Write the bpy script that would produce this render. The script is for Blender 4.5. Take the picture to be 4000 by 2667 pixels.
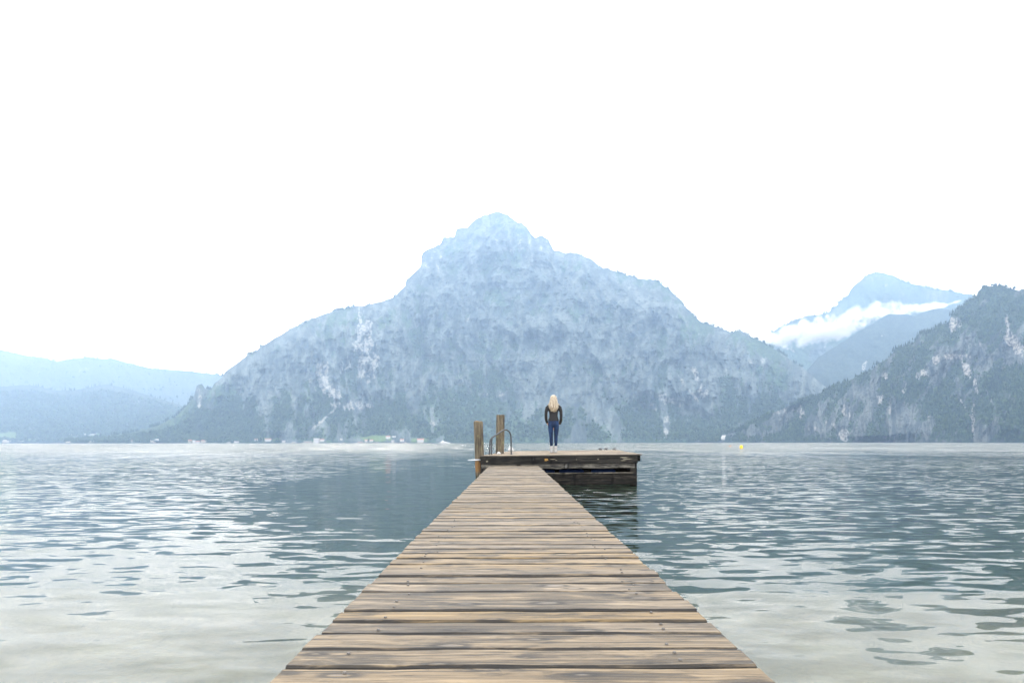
import bpy, bmesh, math, random
import numpy as np
from mathutils import Vector, Matrix

random.seed(7)
rng = np.random.default_rng(11)
scene = bpy.context.scene
for o in list(bpy.data.objects):
    bpy.data.objects.remove(o, do_unlink=True)
C = scene.collection

# ------------------------------------------------------------------ camera
CAMZ = 0.97                  # eye height above the lake
F = 2667.0                   # focal length in photo pixels (24 mm on 36 mm)
VX, VY = 2004.0, 1728.0      # where the walkway points / the horizon
cam_data = bpy.data.cameras.new('camera')
cam_data.lens = 24.0
cam_data.sensor_width = 36.0
cam_data.shift_x = -0.001
cam_data.shift_y = 394.5 / 4000.0
cam_data.clip_start = 0.05
cam_data.clip_end = 60000.0
cam = bpy.data.objects.new('camera', cam_data)
cam.location = (0, 0, CAMZ)
cam.rotation_euler = (math.pi / 2, 0.0012, 0)
C.objects.link(cam)
scene.camera = cam

# ------------------------------------------------------------------ sky and sun (bright overcast, sun veiled ahead)
SUN_EL = math.radians(42)
SUN_AZ = math.radians(-14)   # to the left of straight ahead
world = bpy.data.worlds.new('World')
scene.world = world
world.use_nodes = True
wn = world.node_tree
wn.nodes.clear()
w_out = wn.nodes.new('ShaderNodeOutputWorld')
w_bg = wn.nodes.new('ShaderNodeBackground')
w_sky = wn.nodes.new('ShaderNodeTexSky')
w_sky.sky_type = 'NISHITA'
w_sky.sun_disc = False
w_sky.sun_elevation = SUN_EL
w_sky.sun_rotation = SUN_AZ
w_sky.air_density = 1.0
w_sky.dust_density = 2.0
w_tc = wn.nodes.new('ShaderNodeTexCoord')
w_map = wn.nodes.new('ShaderNodeMapping')
w_map.inputs['Scale'].default_value = (1.0, 1.0, 3.0)
w_map.inputs['Location'].default_value = (0.35, 0.2, 0.0)
w_noise = wn.nodes.new('ShaderNodeTexNoise')
w_noise.inputs['Scale'].default_value = 1.6
w_noise.inputs['Detail'].default_value = 4
w_noise.inputs['Roughness'].default_value = 0.55
w_ramp = wn.nodes.new('ShaderNodeValToRGB')
w_ramp.color_ramp.elements[0].position = 0.36
w_ramp.color_ramp.elements[0].color = (19.0, 19.3, 20.2, 1)
w_ramp.color_ramp.elements[1].position = 0.62
w_ramp.color_ramp.elements[1].color = (24.5, 25.2, 26.4, 1)
w_mix = wn.nodes.new('ShaderNodeMix')
w_mix.data_type = 'RGBA'
w_mix.inputs['Factor'].default_value = 0.95      # cloud cover
wn.links.new(w_tc.outputs['Generated'], w_map.inputs['Vector'])
wn.links.new(w_map.outputs['Vector'], w_noise.inputs['Vector'])
wn.links.new(w_noise.outputs['Fac'], w_ramp.inputs['Fac'])
wn.links.new(w_sky.outputs['Color'], w_mix.inputs['A'])
wn.links.new(w_ramp.outputs['Color'], w_mix.inputs['B'])
wn.links.new(w_mix.outputs['Result'], w_bg.inputs['Color'])
w_bg.inputs['Strength'].default_value = 0.15
wn.links.new(w_bg.outputs['Background'], w_out.inputs['Surface'])

sun_data = bpy.data.lights.new('sun', 'SUN')
sun_data.energy = 1.5
sun_data.angle = math.radians(12)
sun_data.color = (1.0, 0.965, 0.91)
sun = bpy.data.objects.new('sun', sun_data)
sun_dir = Vector((math.sin(SUN_AZ) * math.cos(SUN_EL), math.cos(SUN_AZ) * math.cos(SUN_EL), math.sin(SUN_EL)))
sun.rotation_euler = (-sun_dir).to_track_quat('-Z', 'Y').to_euler()
C.objects.link(sun)

scene.view_settings.view_transform = 'Standard'
scene.view_settings.look = 'None'
scene.view_settings.gamma = 1.0
scene.view_settings.use_curve_mapping = False
scene.view_settings.exposure = 0.16
scene.render.engine = 'CYCLES'
cy = scene.cycles
cy.use_denoising = True
cy.max_bounces = 8
cy.volume_bounces = 1
cy.transparent_max_bounces = 16
cy.volume_max_steps = 256
HAZE_DENSITY = 1.8e-4

# ------------------------------------------------------------------ helpers
def put(o, parent=None):
    C.objects.link(o)
    if parent is not None:
        o.parent = parent
    return o

def tag(o, label=None, category=None, group=None, kind=None):
    if label: o['label'] = label
    if category: o['category'] = category
    if group: o['group'] = group
    if kind: o['kind'] = kind
    return o

def empty(name, loc=(0, 0, 0), rot=(0, 0, 0)):
    o = bpy.data.objects.new(name, None)
    o.empty_display_size = 0.1
    o.location = loc
    o.rotation_euler = rot
    return put(o)

def mesh_from(name, verts, faces, mat=None, smooth=False):
    me = bpy.data.meshes.new(name)
    me.from_pydata([tuple(map(float, v)) for v in verts], [], faces)
    if mat: me.materials.append(mat)
    if smooth:
        me.polygons.foreach_set('use_smooth', [True] * len(me.polygons))
    me.update()
    return me

def big_mesh(name, verts, quads=None, tris=None, mat=None, smooth=True, attrs=None):
    """fast mesh from numpy arrays"""
    me = bpy.data.meshes.new(name)
    n = len(verts)
    me.vertices.add(n)
    me.vertices.foreach_set('co', np.ascontiguousarray(verts, dtype=np.float32).ravel())
    if quads is not None:
        k, f = 4, quads
    else:
        k, f = 3, tris
    f = np.ascontiguousarray(f, dtype=np.int32)
    me.loops.add(f.size)
    me.loops.foreach_set('vertex_index', f.ravel())
    me.polygons.add(len(f))
    me.polygons.foreach_set('loop_start', np.arange(0, f.size, k, dtype=np.int32))
    me.polygons.foreach_set('loop_total', np.full(len(f), k, dtype=np.int32))
    me.polygons.foreach_set('use_smooth', np.full(len(f), smooth, dtype=bool))
    for an, av in (attrs or {}).items():
        a = me.attributes.new(an, 'FLOAT', 'POINT')
        a.data.foreach_set('value', np.ascontiguousarray(av, dtype=np.float32).ravel())
    if mat: me.materials.append(mat)
    me.update()
    me.validate()
    return me

def bm_mesh(name, bm, mat=None, smooth=False):
    me = bpy.data.meshes.new(name)
    bmesh.ops.recalc_face_normals(bm, faces=bm.faces)
    bm.to_mesh(me)
    bm.free()
    if mat: me.materials.append(mat)
    if smooth:
        me.polygons.foreach_set('use_smooth', [True] * len(me.polygons))
    me.update()
    return me

def obj(name, me, parent=None, loc=None, rot=None):
    o = bpy.data.objects.new(name, me)
    if loc is not None: o.location = loc
    if rot is not None: o.rotation_euler = rot
    return put(o, parent)

def box_bm(bm, x0, x1, y0, y1, z0, z1, bevel=0.0):
    r = bmesh.ops.create_cube(bm, size=1.0)
    vs = r['verts']
    for v in vs:
        v.co.x = x0 + (v.co.x + .5) * (x1 - x0)
        v.co.y = y0 + (v.co.y + .5) * (y1 - y0)
        v.co.z = z0 + (v.co.z + .5) * (z1 - z0)
    if bevel > 0:
        es = {e for v in vs for e in v.link_edges}
        bmesh.ops.bevel(bm, geom=list(es), offset=bevel, segments=1, affect='EDGES')
    return bm

def box(x0, x1, y0, y1, z0, z1, bevel=0.0):
    return box_bm(bmesh.new(), x0, x1, y0, y1, z0, z1, bevel)

def loft(bm, rings, closed_ends=True):
    """rings: list of lists of Vector, same count"""
    rv = [[bm.verts.new(p) for p in r] for r in rings]
    n = len(rv[0])
    for a, b in zip(rv[:-1], rv[1:]):
        for i in range(n):
            bm.faces.new((a[i], a[(i + 1) % n], b[(i + 1) % n], b[i]))
    if closed_ends:
        bm.faces.new(list(reversed(rv[0])))
        bm.faces.new(rv[-1])
    return rv

def tube_bm(bm, pts, rad, n=10):
    pts = [Vector(p) for p in pts]
    rings = []
    for i, p in enumerate(pts):
        d = (pts[min(i + 1, len(pts) - 1)] - pts[max(i - 1, 0)]).normalized()
        a = d.orthogonal() if i == 0 else (rings_axis - d * rings_axis.dot(d))
        a.normalize()
        rings_axis = a
        b = d.cross(a)
        r = rad[i] if isinstance(rad, (list, tuple)) else rad
        rings.append([p + (a * math.cos(2 * math.pi * k / n) + b * math.sin(2 * math.pi * k / n)) * r for k in range(n)])
    loft(bm, rings)
    return bm

def ring(cx, cy, cz, rx, ry, n=20):
    return [Vector((cx + rx * math.cos(2 * math.pi * k / n), cy + ry * math.sin(2 * math.pi * k / n), cz)) for k in range(n)]

# numpy value noise ---------------------------------------------------------
_T = np.random.default_rng(3).random((256, 256)).astype(np.float32)
def vn(x, y, s=0):
    x = np.asarray(x, dtype=np.float64) + s * 37.17; y = np.asarray(y, dtype=np.float64) + s * 91.73
    xi = np.floor(x).astype(np.int64); yi = np.floor(y).astype(np.int64)
    fx = x - xi; fy = y - yi
    fx = fx * fx * fx * (fx * (fx * 6 - 15) + 10); fy = fy * fy * fy * (fy * (fy * 6 - 15) + 10)
    a = _T[xi & 255, yi & 255]; b = _T[(xi + 1) & 255, yi & 255]
    c = _T[xi & 255, (yi + 1) & 255]; d = _T[(xi + 1) & 255, (yi + 1) & 255]
    return (a * (1 - fx) + b * fx) * (1 - fy) + (c * (1 - fx) + d * fx) * fy
def fbm(x, y, o=5, s=0, g=0.5):
    r = 0.0; a = 1.0; t = 0.0
    for i in range(o):
        r = r + a * vn(x * 2.03 ** i, y * 2.03 ** i, s + i); t += a; a *= g
    return r / t
def ridged(x, y, o=5, s=0, g=0.55):
    r = 0.0; a = 1.0; t = 0.0
    for i in range(o):
        r = r + a * (1 - np.abs(2 * vn(x * 2.07 ** i, y * 2.07 ** i, s + i) - 1)); t += a; a *= g
    return r / t
def sstep(a, b, x):
    t = np.clip((x - a) / (b - a), 0, 1)
    return t * t * (3 - 2 * t)

# node helpers --------------------------------------------------------------
class NT:
    def __init__(s, name):
        s.m = bpy.data.materials.new(name); s.m.use_nodes = True
        s.t = s.m.node_tree; s.t.nodes.clear()
        s.out = s.t.nodes.new('ShaderNodeOutputMaterial')
    def n(s, typ, **kw):
        nd = s.t.nodes.new(typ)
        for k, v in kw.items(): setattr(nd, k, v)
        return nd
    def l(s, a, b): s.t.links.new(a, b)
    def val(s, sock, v):
        if hasattr(v, 'is_output') or isinstance(v, bpy.types.NodeSocket): s.l(v, sock)
        else: sock.default_value = v
    def math(s, op, a, b=0.0, c=None, clamp=False):
        nd = s.n('ShaderNodeMath', operation=op, use_clamp=clamp)
        s.val(nd.inputs[0], a); s.val(nd.inputs[1], b)
        if c is not None: s.val(nd.inputs[2], c)
        return nd.outputs[0]
    def vmath(s, op, a, b=(0, 0, 0)):
        nd = s.n('ShaderNodeVectorMath', operation=op)
        s.val(nd.inputs[0], a); s.val(nd.inputs[1], b)
        return nd.outputs[0]
    def mapr(s, v, a, b, c=0.0, d=1.0, smooth=True):
        nd = s.n('ShaderNodeMapRange', interpolation_type='SMOOTHSTEP' if smooth else 'LINEAR')
        s.val(nd.inputs[0], v)
        for i, q in enumerate((a, b, c, d)): s.val(nd.inputs[i + 1], q)
        return nd.outputs[0]
    def mix(s, f, a, b):
        nd = s.n('ShaderNodeMix', data_type='RGBA')
        s.val(nd.inputs['Factor'], f)
        for k, v in (('A', a), ('B', b)):
            if isinstance(v, (tuple, list)): v = (*v, 1) if len(v) == 3 else v
            s.val(nd.inputs[k], v)
        return nd.outputs['Result']
    def noise(s, vec, scale, detail=4, rough=0.55, dist=0.0):
        nd = s.n('ShaderNodeTexNoise')
        if vec is not None: s.l(vec, nd.inputs['Vector'])
        nd.inputs['Scale'].default_value = scale
        nd.inputs['Detail'].default_value = detail
        nd.inputs['Roughness'].default_value = rough
        nd.inputs['Distortion'].default_value = dist
        return nd
    def coord(s, scale=(1, 1, 1), kind='Object', offset=None, rot=(0, 0, 0)):
        tc = s.n('ShaderNodeTexCoord'); mp = s.n('ShaderNodeMapping')
        v = tc.outputs[kind]
        if offset is not None: v = s.vmath('ADD', v, offset)
        s.l(v, mp.inputs['Vector'])
        mp.inputs['Scale'].default_value = scale
        mp.inputs['Rotation'].default_value = rot
        return mp.outputs['Vector']
    def attr(s, name):
        return s.n('ShaderNodeAttribute', attribute_name=name).outputs['Fac']
    def bsdf(s, color, rough=0.8, spec=0.3, normal=None, metal=0.0):
        b = s.n('ShaderNodeBsdfPrincipled')
        s.val(b.inputs['Base Color'], (*color, 1) if isinstance(color, (tuple, list)) else color)
        s.val(b.inputs['Roughness'], rough)
        s.val(b.inputs['Specular IOR Level'], spec)
        b.inputs['Metallic'].default_value = metal
        if normal is not None: s.l(normal, b.inputs['Normal'])
        s.l(b.outputs[0], s.out.inputs['Surface'])
        return b
    def bump(s, h, strength=0.5, dist=0.01):
        b = s.n('ShaderNodeBump')
        b.inputs['Strength'].default_value = strength
        b.inputs['Distance'].default_value = dist
        s.l(h, b.inputs['Height'])
        return b.outputs[0]

def plain(name, col, rough=0.7, spec=0.3, var=0.15, scale=8.0, metal=0.0):
    t = NT(name)
    n = t.noise(t.coord(), scale, 4)
    c = t.mix(n.outputs['Fac'], tuple(x * (1 - var) for x in col), tuple(min(1, x * (1 + var)) for x in col))
    t.bsdf(c, rough, spec, metal=metal)
    return t.m

def wood(name, light, mid, stain, axis='x', stain_amt=0.5, bump=0.6, knots=True, board=0.0, rough=0.62, spec=0.35):
    """weathered boards: grain runs along `axis` of the object"""
    t = NT(name)
    info = t.n('ShaderNodeObjectInfo')
    rnd = info.outputs['Random']
    off = t.n('ShaderNodeCombineXYZ')
    t.l(t.math('MULTIPLY', rnd, 53.0), off.inputs[0]); t.l(t.math('MULTIPLY', rnd, 91.0), off.inputs[1]); t.l(t.math('MULTIPLY', rnd, 17.0), off.inputs[2])
    def sc(al, ac):
        return {'x': (al, ac, ac), 'y': (ac, al, ac), 'z': (ac, ac, al)}[axis]
    o = off.outputs[0]
    warp = t.noise(t.coord(sc(2.0, 7.0), offset=o), 1.0, 3).outputs['Color']
    def wcoord(al, ac, k):
        v = t.coord(sc(al, ac), offset=o)
        return t.vmath('ADD', v, t.vmath('MULTIPLY', warp, (k, k, k)))
    fine = t.noise(wcoord(3.2, 130.0, 1.2), 1.0, 6, 0.7).outputs['Fac']
    band = t.noise(wcoord(0.9, 26.0, 1.6), 1.0, 4, 0.6).outputs['Fac']
    blot = t.noise(wcoord(2.6, 11.0, 1.6), 1.0, 6, 0.66).outputs['Fac']
    blot2 = t.noise(wcoord(6.5, 30.0, 1.2), 1.0, 5, 0.66).outputs['Fac']
    c = t.mix(t.mapr(band, 0.3, 0.72), mid, light)
    c = t.mix(t.math('MULTIPLY', t.mapr(fine, 0.48, 0.62), 0.85), c, tuple(x * 0.42 for x in mid))
    s1 = t.mapr(blot, 0.60 - 0.16 * stain_amt, 0.74 - 0.18 * stain_amt)
    s2 = t.math('MULTIPLY', t.mapr(blot2, 0.55, 0.66), 0.85)
    st = t.math('MAXIMUM', s1, s2)
    st = t.math('MULTIPLY', st, t.mapr(fine, 0.38, 0.58, 0.30, 1.0))
    c = t.mix(t.math('MULTIPLY', st, 0.86), c, stain)
    crack = t.mapr(t.noise(wcoord(0.7, 75.0, 0.8), 1.0, 2, 0.5).outputs['Fac'], 0.655, 0.69)
    c = t.mix(t.math('MULTIPLY', crack, 0.85), c, tuple(x * 0.5 for x in stain))
    h = t.math('SUBTRACT', t.math('MULTIPLY', fine, -1.0), t.math('MULTIPLY', st, 0.3))
    if knots:
        vo = t.n('ShaderNodeTexVoronoi', feature='F1')
        vo.inputs['Scale'].default_value = 1.0
        vo.inputs['Randomness'].default_value = 1.0
        t.l(wcoord(*((3.4, 9.0) if axis != 'z' else (2.2, 6.0)), 0.35), vo.inputs['Vector'])
        if axis == 'x': vo.voronoi_dimensions = '2D'
        sel = t.n('ShaderNodeSeparateColor'); t.l(vo.outputs['Color'], sel.inputs[0])
        d = t.math('ADD', vo.outputs['Distance'], t.math('MULTIPLY', sel.outputs[0], 0.22))     # knots of many sizes
        halo = t.math('MULTIPLY', t.mapr(d, 0.62, 0.22), t.mapr(t.math('ADD', blot, t.math('MULTIPLY', fine, 0.4)), 0.60, 0.78))
        halo = t.math('MULTIPLY', halo, t.mapr(fine, 0.38, 0.58, 0.25, 1.0))
        c = t.mix(t.math('MULTIPLY', halo, 0.85), c, stain)
        kz = t.mapr(d, 0.15, 0.08)
        kring = t.math('MULTIPLY', t.mapr(d, 0.30, 0.18), t.mapr(d, 0.12, 0.17))
        c = t.mix(t.math('MULTIPLY', kring, 0.8), c, tuple(x * 0.5 for x in stain))
        c = t.mix(t.math('MULTIPLY', kz, 0.75), c, tuple(0.75 * x + 0.06 for x in mid))
        h = t.math('ADD', h, t.math('MULTIPLY', kz, 0.8))
    if board > 0:      # edge grime, darkened further to paint in the shade of the gaps
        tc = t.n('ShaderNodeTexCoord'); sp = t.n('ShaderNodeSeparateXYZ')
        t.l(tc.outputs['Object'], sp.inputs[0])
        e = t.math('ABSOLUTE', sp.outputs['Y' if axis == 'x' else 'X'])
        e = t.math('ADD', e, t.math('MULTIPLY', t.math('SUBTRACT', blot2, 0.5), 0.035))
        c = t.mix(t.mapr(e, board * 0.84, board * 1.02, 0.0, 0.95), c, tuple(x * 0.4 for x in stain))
    hs = t.n('ShaderNodeHueSaturation')
    t.l(t.math('MULTIPLY_ADD', rnd, 0.30, 0.84), hs.inputs['Value'])
    rr = t.math('FRACT', t.math('MULTIPLY', rnd, 7.31))
    t.l(t.math('MULTIPLY_ADD', rr, 0.35, 0.85), hs.inputs['Saturation'])
    t.l(c, hs.inputs['Color'])
    t.bsdf(hs.outputs[0], rough, spec, t.bump(h, bump, 0.004))
    return t.m

# ================================================================== THE SETTING
# ---- terrain: a slope seen from the lake, foot to ridge, with buttresses and gullies
P = 1.70068                  # photo pixels per pixel of the 2352-wide overview
def terrain(name, ridge, foot, ridge_y, ncol, nrow, prof, relief, veg_fn, mat, patches=(), back=700.0, jag=0.0, seed=0, label=None, meadow_fn=None, foot_wob=60.0):
    rp = np.array(ridge, dtype=float)
    px = np.linspace(rp[0, 0], rp[-1, 0], ncol)
    py = np.interp(px, rp[:, 0], rp[:, 1])
    py = py - jag * (fbm(px / 14.0, px * 0 + seed, 4, seed) - 0.5) * 2
    if name == 'mountain':              # broken crags along the bare summit ridge
        py = py - 15 * (ridged(px / 42.0, px * 0 + 3.3, 3, 12) - 0.55) * sstep(1500, 1620, px) * sstep(2700, 2450, px)
    a = (px - VX) / F
    er = (VY - py) / F
    er = np.maximum(er, 0.0015)
    yf0 = np.interp(px, *zip(*foot))
    along = np.concatenate([[0], np.cumsum(np.hypot(np.diff(a * yf0), np.diff(yf0)))]) + a[0] * yf0[0]
    yf = yf0 + foot_wob * (fbm(a * 30, a * 0 + 5, 4, seed + 3) - 0.5) * 2
    yr = ridge_y(px, er)
    nb = max(6, nrow // 12)
    t = np.linspace(0, 1, nrow)
    T, A = np.meshgrid(t, a, indexing='ij')
    ER = er[None, :] * np.ones_like(T)
    G = np.interp(t, *zip(*prof))[:, None]
    Yb = yf[None, :] + (yr - yf)[None, :] * G
    X0 = along[None, :] * np.ones_like(T)                # distance along the slope
    Z0 = ER * T * Yb
    Y = Yb - relief(X0, Z0, T, seed)
    Y = np.maximum(Y, yf[None, :] * 0.97)
    E = ER * T
    e0 = -(CAMZ + 14.0) / yf            # the foot runs on below the water
    E = E + (1 - sstep(0, 0.02, T)) * e0[None, :]
    X = A * Y; Z = CAMZ + E * Y
    # the far side
    bt = np.linspace(0, 1, nb + 1)[1:]
    Yk = Y[-1][None, :] + back * bt[:, None] * (0.15 + er / er.max())[None, :]
    Zk = Z[-1][None, :] * (1 - bt[:, None] ** 1.3 * 0.9) - 5 * bt[:, None]
    Xk = a[None, :] * Yk
    V = np.stack([np.vstack([X, Xk]), np.vstack([Y, Yk]), np.vstack([Z, Zk])], -1)
    R = nrow + nb
    idx = np.arange(R * ncol).reshape(R, ncol)
    quads = np.stack([idx[:-1, :-1], idx[:-1, 1:], idx[1:, 1:], idx[1:, :-1]], -1).reshape(-1, 4)
    # facing and steepness
    du = np.gradient(V, axis=1); dv = np.gradient(V, axis=0)
    N = np.cross(du, dv); N /= np.linalg.norm(N, axis=-1, keepdims=True) + 1e-9
    flat = np.abs(N[..., 2])
    PXX = np.vstack([np.repeat(px[None, :], nrow, 0), np.repeat(px[None, :], nb, 0)])
    PYY = np.vstack([VY - E * F, np.repeat((VY - E[-1] * F)[None, :], nb, 0)])
    TT = np.vstack([T, np.ones((nb, ncol))])
    SU = np.repeat(along[None, :], nrow + nb, 0)
    veg = veg_fn(SU, V[..., 1], V[..., 2], TT, flat, PXX, PYY)
    pale = np.zeros_like(veg)
    for (qx, qy, rx, ry, sl, st) in patches:
        dx = (PXX - qx) - sl * (PYY - qy); dy = PYY - qy
        w = (dx / rx) ** 2 + (dy / ry) ** 2
        w = w + 1.3 * (fbm(PXX / 14.0, PYY / 26.0, 4, seed + 20) - 0.5) * 2.2
        k = sstep(1.25, 0.55, w) * st
        pale = np.maximum(pale, k)
    veg = np.clip(veg - pale * 0.9, 0, 1)
    mead = meadow_fn(PXX, PYY) if meadow_fn else np.zeros_like(veg)
    me = big_mesh(name, V.reshape(-1, 3), quads=quads, mat=mat, smooth=True,
                  attrs={'veg': veg, 'pale': pale, 'meadow': mead, 'along': SU})
    o = obj(name, me)
    tag(o, label, kind='structure')
    return dict(o=o, V=V, veg=veg, mead=mead, px=px, PY=VY - E * F, nrow=nrow, T=TT, flat=flat)

def terrain_mat(name, rock_lo, rock_hi, pale, veg_lo, veg_hi, k=1.0):
    t = NT(name)
    sg = t.n('ShaderNodeSeparateXYZ'); t.l(t.n('ShaderNodeNewGeometry').outputs['Position'], sg.inputs[0])
    cg = t.n('ShaderNodeCombineXYZ'); t.l(t.attr('along'), cg.inputs[0]); t.l(sg.outputs['Z'], cg.inputs[2])
    g = cg.outputs[0]
    def nz(sx, sz, detail=5, rough=0.6):
        mp = t.n('ShaderNodeMapping'); t.l(g, mp.inputs['Vector'])
        mp.inputs['Scale'].default_value = (sx, sx * 0.5, sz)
        return t.noise(mp.outputs[0], 1.0, detail, rough, 0.6).outputs['Fac']
    n1 = nz(1 / 26.0 / k, 1 / 95.0 / k)            # streaked rock
    n2 = nz(1 / 140.0 / k, 1 / 260.0 / k)
    n3 = nz(1 / 11.0 / k, 1 / 14.0 / k, 3)
    veg = t.attr('veg')
    e = t.math('ADD', veg, t.math('MULTIPLY', t.math('SUBTRACT', n1, 0.5), 0.9))
    e = t.math('ADD', e, t.math('MULTIPLY', t.math('SUBTRACT', n3, 0.5), 1.1))
    vm = t.mapr(e, 0.40, 0.58)
    rock = t.mix(t.mapr(n1, 0.36, 0.64), rock_lo, rock_hi)
    rock = t.mix(t.math('MULTIPLY', t.mapr(n3, 0.50, 0.64), 0.75), rock, tuple(x * 0.45 for x in rock_lo))
    rock = t.mix(t.math('MULTIPLY', t.mapr(n2, 0.5, 0.7), 0.5), rock, tuple(x * 0.75 for x in rock_lo))
    pl = t.mapr(t.math('ADD', t.attr('pale'), t.math('MULTIPLY_ADD', n1, 2.6, -1.3)), 0.55, 0.95)
    pl = t.math('MULTIPLY', pl, t.mapr(n3, 0.60, 0.42, 0.15, 1.0))
    rock = t.mix(pl, rock, pale)
    vg = t.mix(t.mapr(n3, 0.35, 0.65), veg_lo, veg_hi)
    vg = t.mix(t.math('MULTIPLY', t.mapr(n2, 0.42, 0.62), 0.5), vg, tuple(x * 0.6 for x in veg_lo))
    vg = t.mix(t.attr('meadow'), vg, t.mix(n3, (0.06, 0.11, 0.035), (0.11, 0.155, 0.055)))
    c = t.mix(vm, rock, vg)
    h = t.math('ADD', t.math('MULTIPLY', n1, 9.0), t.math('MULTIPLY', n3, 4.0))
    t.bsdf(c, 0.95, 0.1, t.bump(h, 0.8, 1.0))
    return t.m

m_limestone = terrain_mat('limestone_and_forest', (0.038, 0.053, 0.053), (0.112, 0.134, 0.130), (0.25, 0.25, 0.238), (0.022, 0.046, 0.030), (0.060, 0.095, 0.050))
m_slope = terrain_mat('wooded_cliff', (0.022, 0.031, 0.034), (0.100, 0.114, 0.112), (0.26, 0.25, 0.232), (0.016, 0.032, 0.024), (0.042, 0.068, 0.038), k=0.5)
m_wood = terrain_mat('wooded_hill', (0.16, 0.16, 0.15), (0.30, 0.29, 0.27), (0.3, 0.29, 0.27), (0.018, 0.031, 0.028), (0.040, 0.055, 0.042))

def s2(pts): return [(x * P, y * P) for x, y in pts]

main_ridge = s2([(150, 1012), (230, 1004), (300, 992), (360, 976), (400, 958), (428, 930), (446, 908), (452, 884), (463, 881), (472, 893), (484, 893), (492, 880), (506, 868), (515, 858), (530, 843), (560, 822), (600, 796), (640, 771), (680, 748), (700, 741), (720, 729), (760, 716), (800, 705), (850, 699), (880, 691), (905, 683), (915, 670), (931, 659), (934, 640), (955, 625), (967, 612), (970, 582), (985, 569), (1012, 563), (1018, 547), (1044, 546), (1049, 528), (1075, 521), (1092, 505), (1115, 493), (1137, 487), (1165, 493), (1190, 510), (1212, 522), (1222, 540), (1230, 546), (1250, 545), (1264, 558), (1272, 574), (1300, 580), (1335, 582), (1360, 597), (1385, 612), (1410, 622), (1440, 632), (1465, 640), (1490, 641), (1505, 643), (1530, 660), (1560, 685), (1575, 705), (1590, 722), (1610, 738), (1640, 750), (1680, 762), (1700, 760), (1720, 770), (1740, 778), (1760, 792), (1790, 808), (1820, 830), (1850, 850), (1870, 866), (1890, 884), (1930, 912), (1990, 945), (2080, 985), (2150, 1008)])
def flutes(X, Z):
    w = (fbm(X / 420.0, Z / 600.0, 4, 31) - 0.5) * 300
    big = ridged((X + w) / 470.0, Z / 1500.0 + X / 2200.0, 4, 41)
    med = ridged((X + 0.6 * w + 0.30 * Z) / 150.0, (Z - 0.2 * X) / 420.0, 4, 51)
    fin = ridged((X + 0.4 * w - 0.15 * Z) / 46.0, Z / 150.0, 4, 55)
    mic = ridged((X + 0.2 * w + 0.1 * Z) / 19.0, Z / 62.0, 3, 58)
    return big, med, fin, mic
def main_relief(X, Z, T, s):
    big, med, fin, mic = flutes(X, Z)
    sm = fbm(X / 30.0, Z / 46.0, 4, 61) - 0.5
    step = np.abs(((Z + 0.25 * X + 240 * fbm(X / 330.0, Z / 330.0, 3, 73)) / 175.0) % 1.0 - 0.5) * 2
    fade = sstep(0.0, 0.16, T) * (0.25 + 0.75 * sstep(1.0, 0.88, T))
    cl = sstep(0.15, 0.3, T)
    return fade * (330 * (big - 0.55) + 190 * (med - 0.5) + cl * (110 * (fin - 0.5) + 30 * (mic - 0.5) + 10 * (step - 0.5)) + 50 * sm)
def main_veg(X, Y, Z, T, flat, px, py):
    big, med, fin, mic = flutes(X, Z)
    n = fbm(X / 120.0, Z / 190.0, 5, 81)
    band = fbm((X - 0.9 * Z) / 220.0, (Z + 0.5 * X) / 90.0, 4, 95)
    tree = py + 130 * (big - 0.5) + 120 * (n - 0.5)
    v = 1.15 - 0.92 * sstep(1690, 1500, tree)                      # woods at the foot give way to rock
    v = v + 0.45 * sstep(1700, 1250, px) * sstep(1650, 1150, py)   # wooded left shoulder
    v = v + 0.08 + 0.62 * sstep(2350, 2800, px) * sstep(1680, 1250, py)   # right flank
    v = v - 0.12 * sstep(1250, 950, py) * sstep(1500, 1700, px) * sstep(2500, 2200, px)
    v = v + 1.2 * (n - 0.5) + 0.9 * (band - 0.5) + 0.6 * (flat - 0.5) - 1.3 * (med - 0.55) - 1.8 * (fin - 0.55) - 0.7 * (big - 0.55) - 1.2 * (mic - 0.55)
    return np.clip(v, 0, 1)
main_patches = [(1428, 1350, 40, 130, 0.05, 1), (1440, 1420, 48, 60, 0, 1), (1268, 1479, 26, 75, 0.1, 1), (1300, 1527, 40, 40, 0.2, .9), (1376, 1583, 75, 20, 0, 1), (1342, 1423, 26, 42, 0, .8),
                (1250, 1650, 9, 60, -1.1, .8), (1220, 1500, 18, 40, 0.2, .6), (1090, 1540, 14, 40, 0.1, .6), (900, 1590, 30, 25, 0, .45), (772, 1545, 14, 55, 0.15, .8), (815, 1590, 25, 22, 0, .6), (1780, 1440, 18, 70, 0.3, .45),
                (2721, 1470, 13, 55, 0.35, 1), (2747, 1534, 22, 22, 0.3, 1), (2690, 1520, 9, 60, 0.75, .7), (2604, 1668, 14, 45, 0.0, .85), (2643, 1562, 70, 24, 0.3, .65), (2530, 1590, 60, 20, 0.0, .6), (2880, 1520, 16, 70, 0.5, .55), (2950, 1415, 70, 14, 0.9, .5),
                (1960, 1545, 26, 22, 0, .7), (1690, 1655, 12, 14, 0, .9), (1900, 1540, 8, 60, 0.1, .5), (2060, 950, 120, 40, 1.0, .55), (2110, 1010, 70, 30, 0.6, .5), (1690, 1010, 50, 50, 0, .5), (1840, 1250, 24, 20, 0, .6), (2440, 1120, 60, 14, .8, .5),
                (2160, 1600, 40, 20, .2, .4), (2360, 1630, 60, 30, .2, .45), (2430, 1560, 36, 26, .2, .5)]
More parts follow.
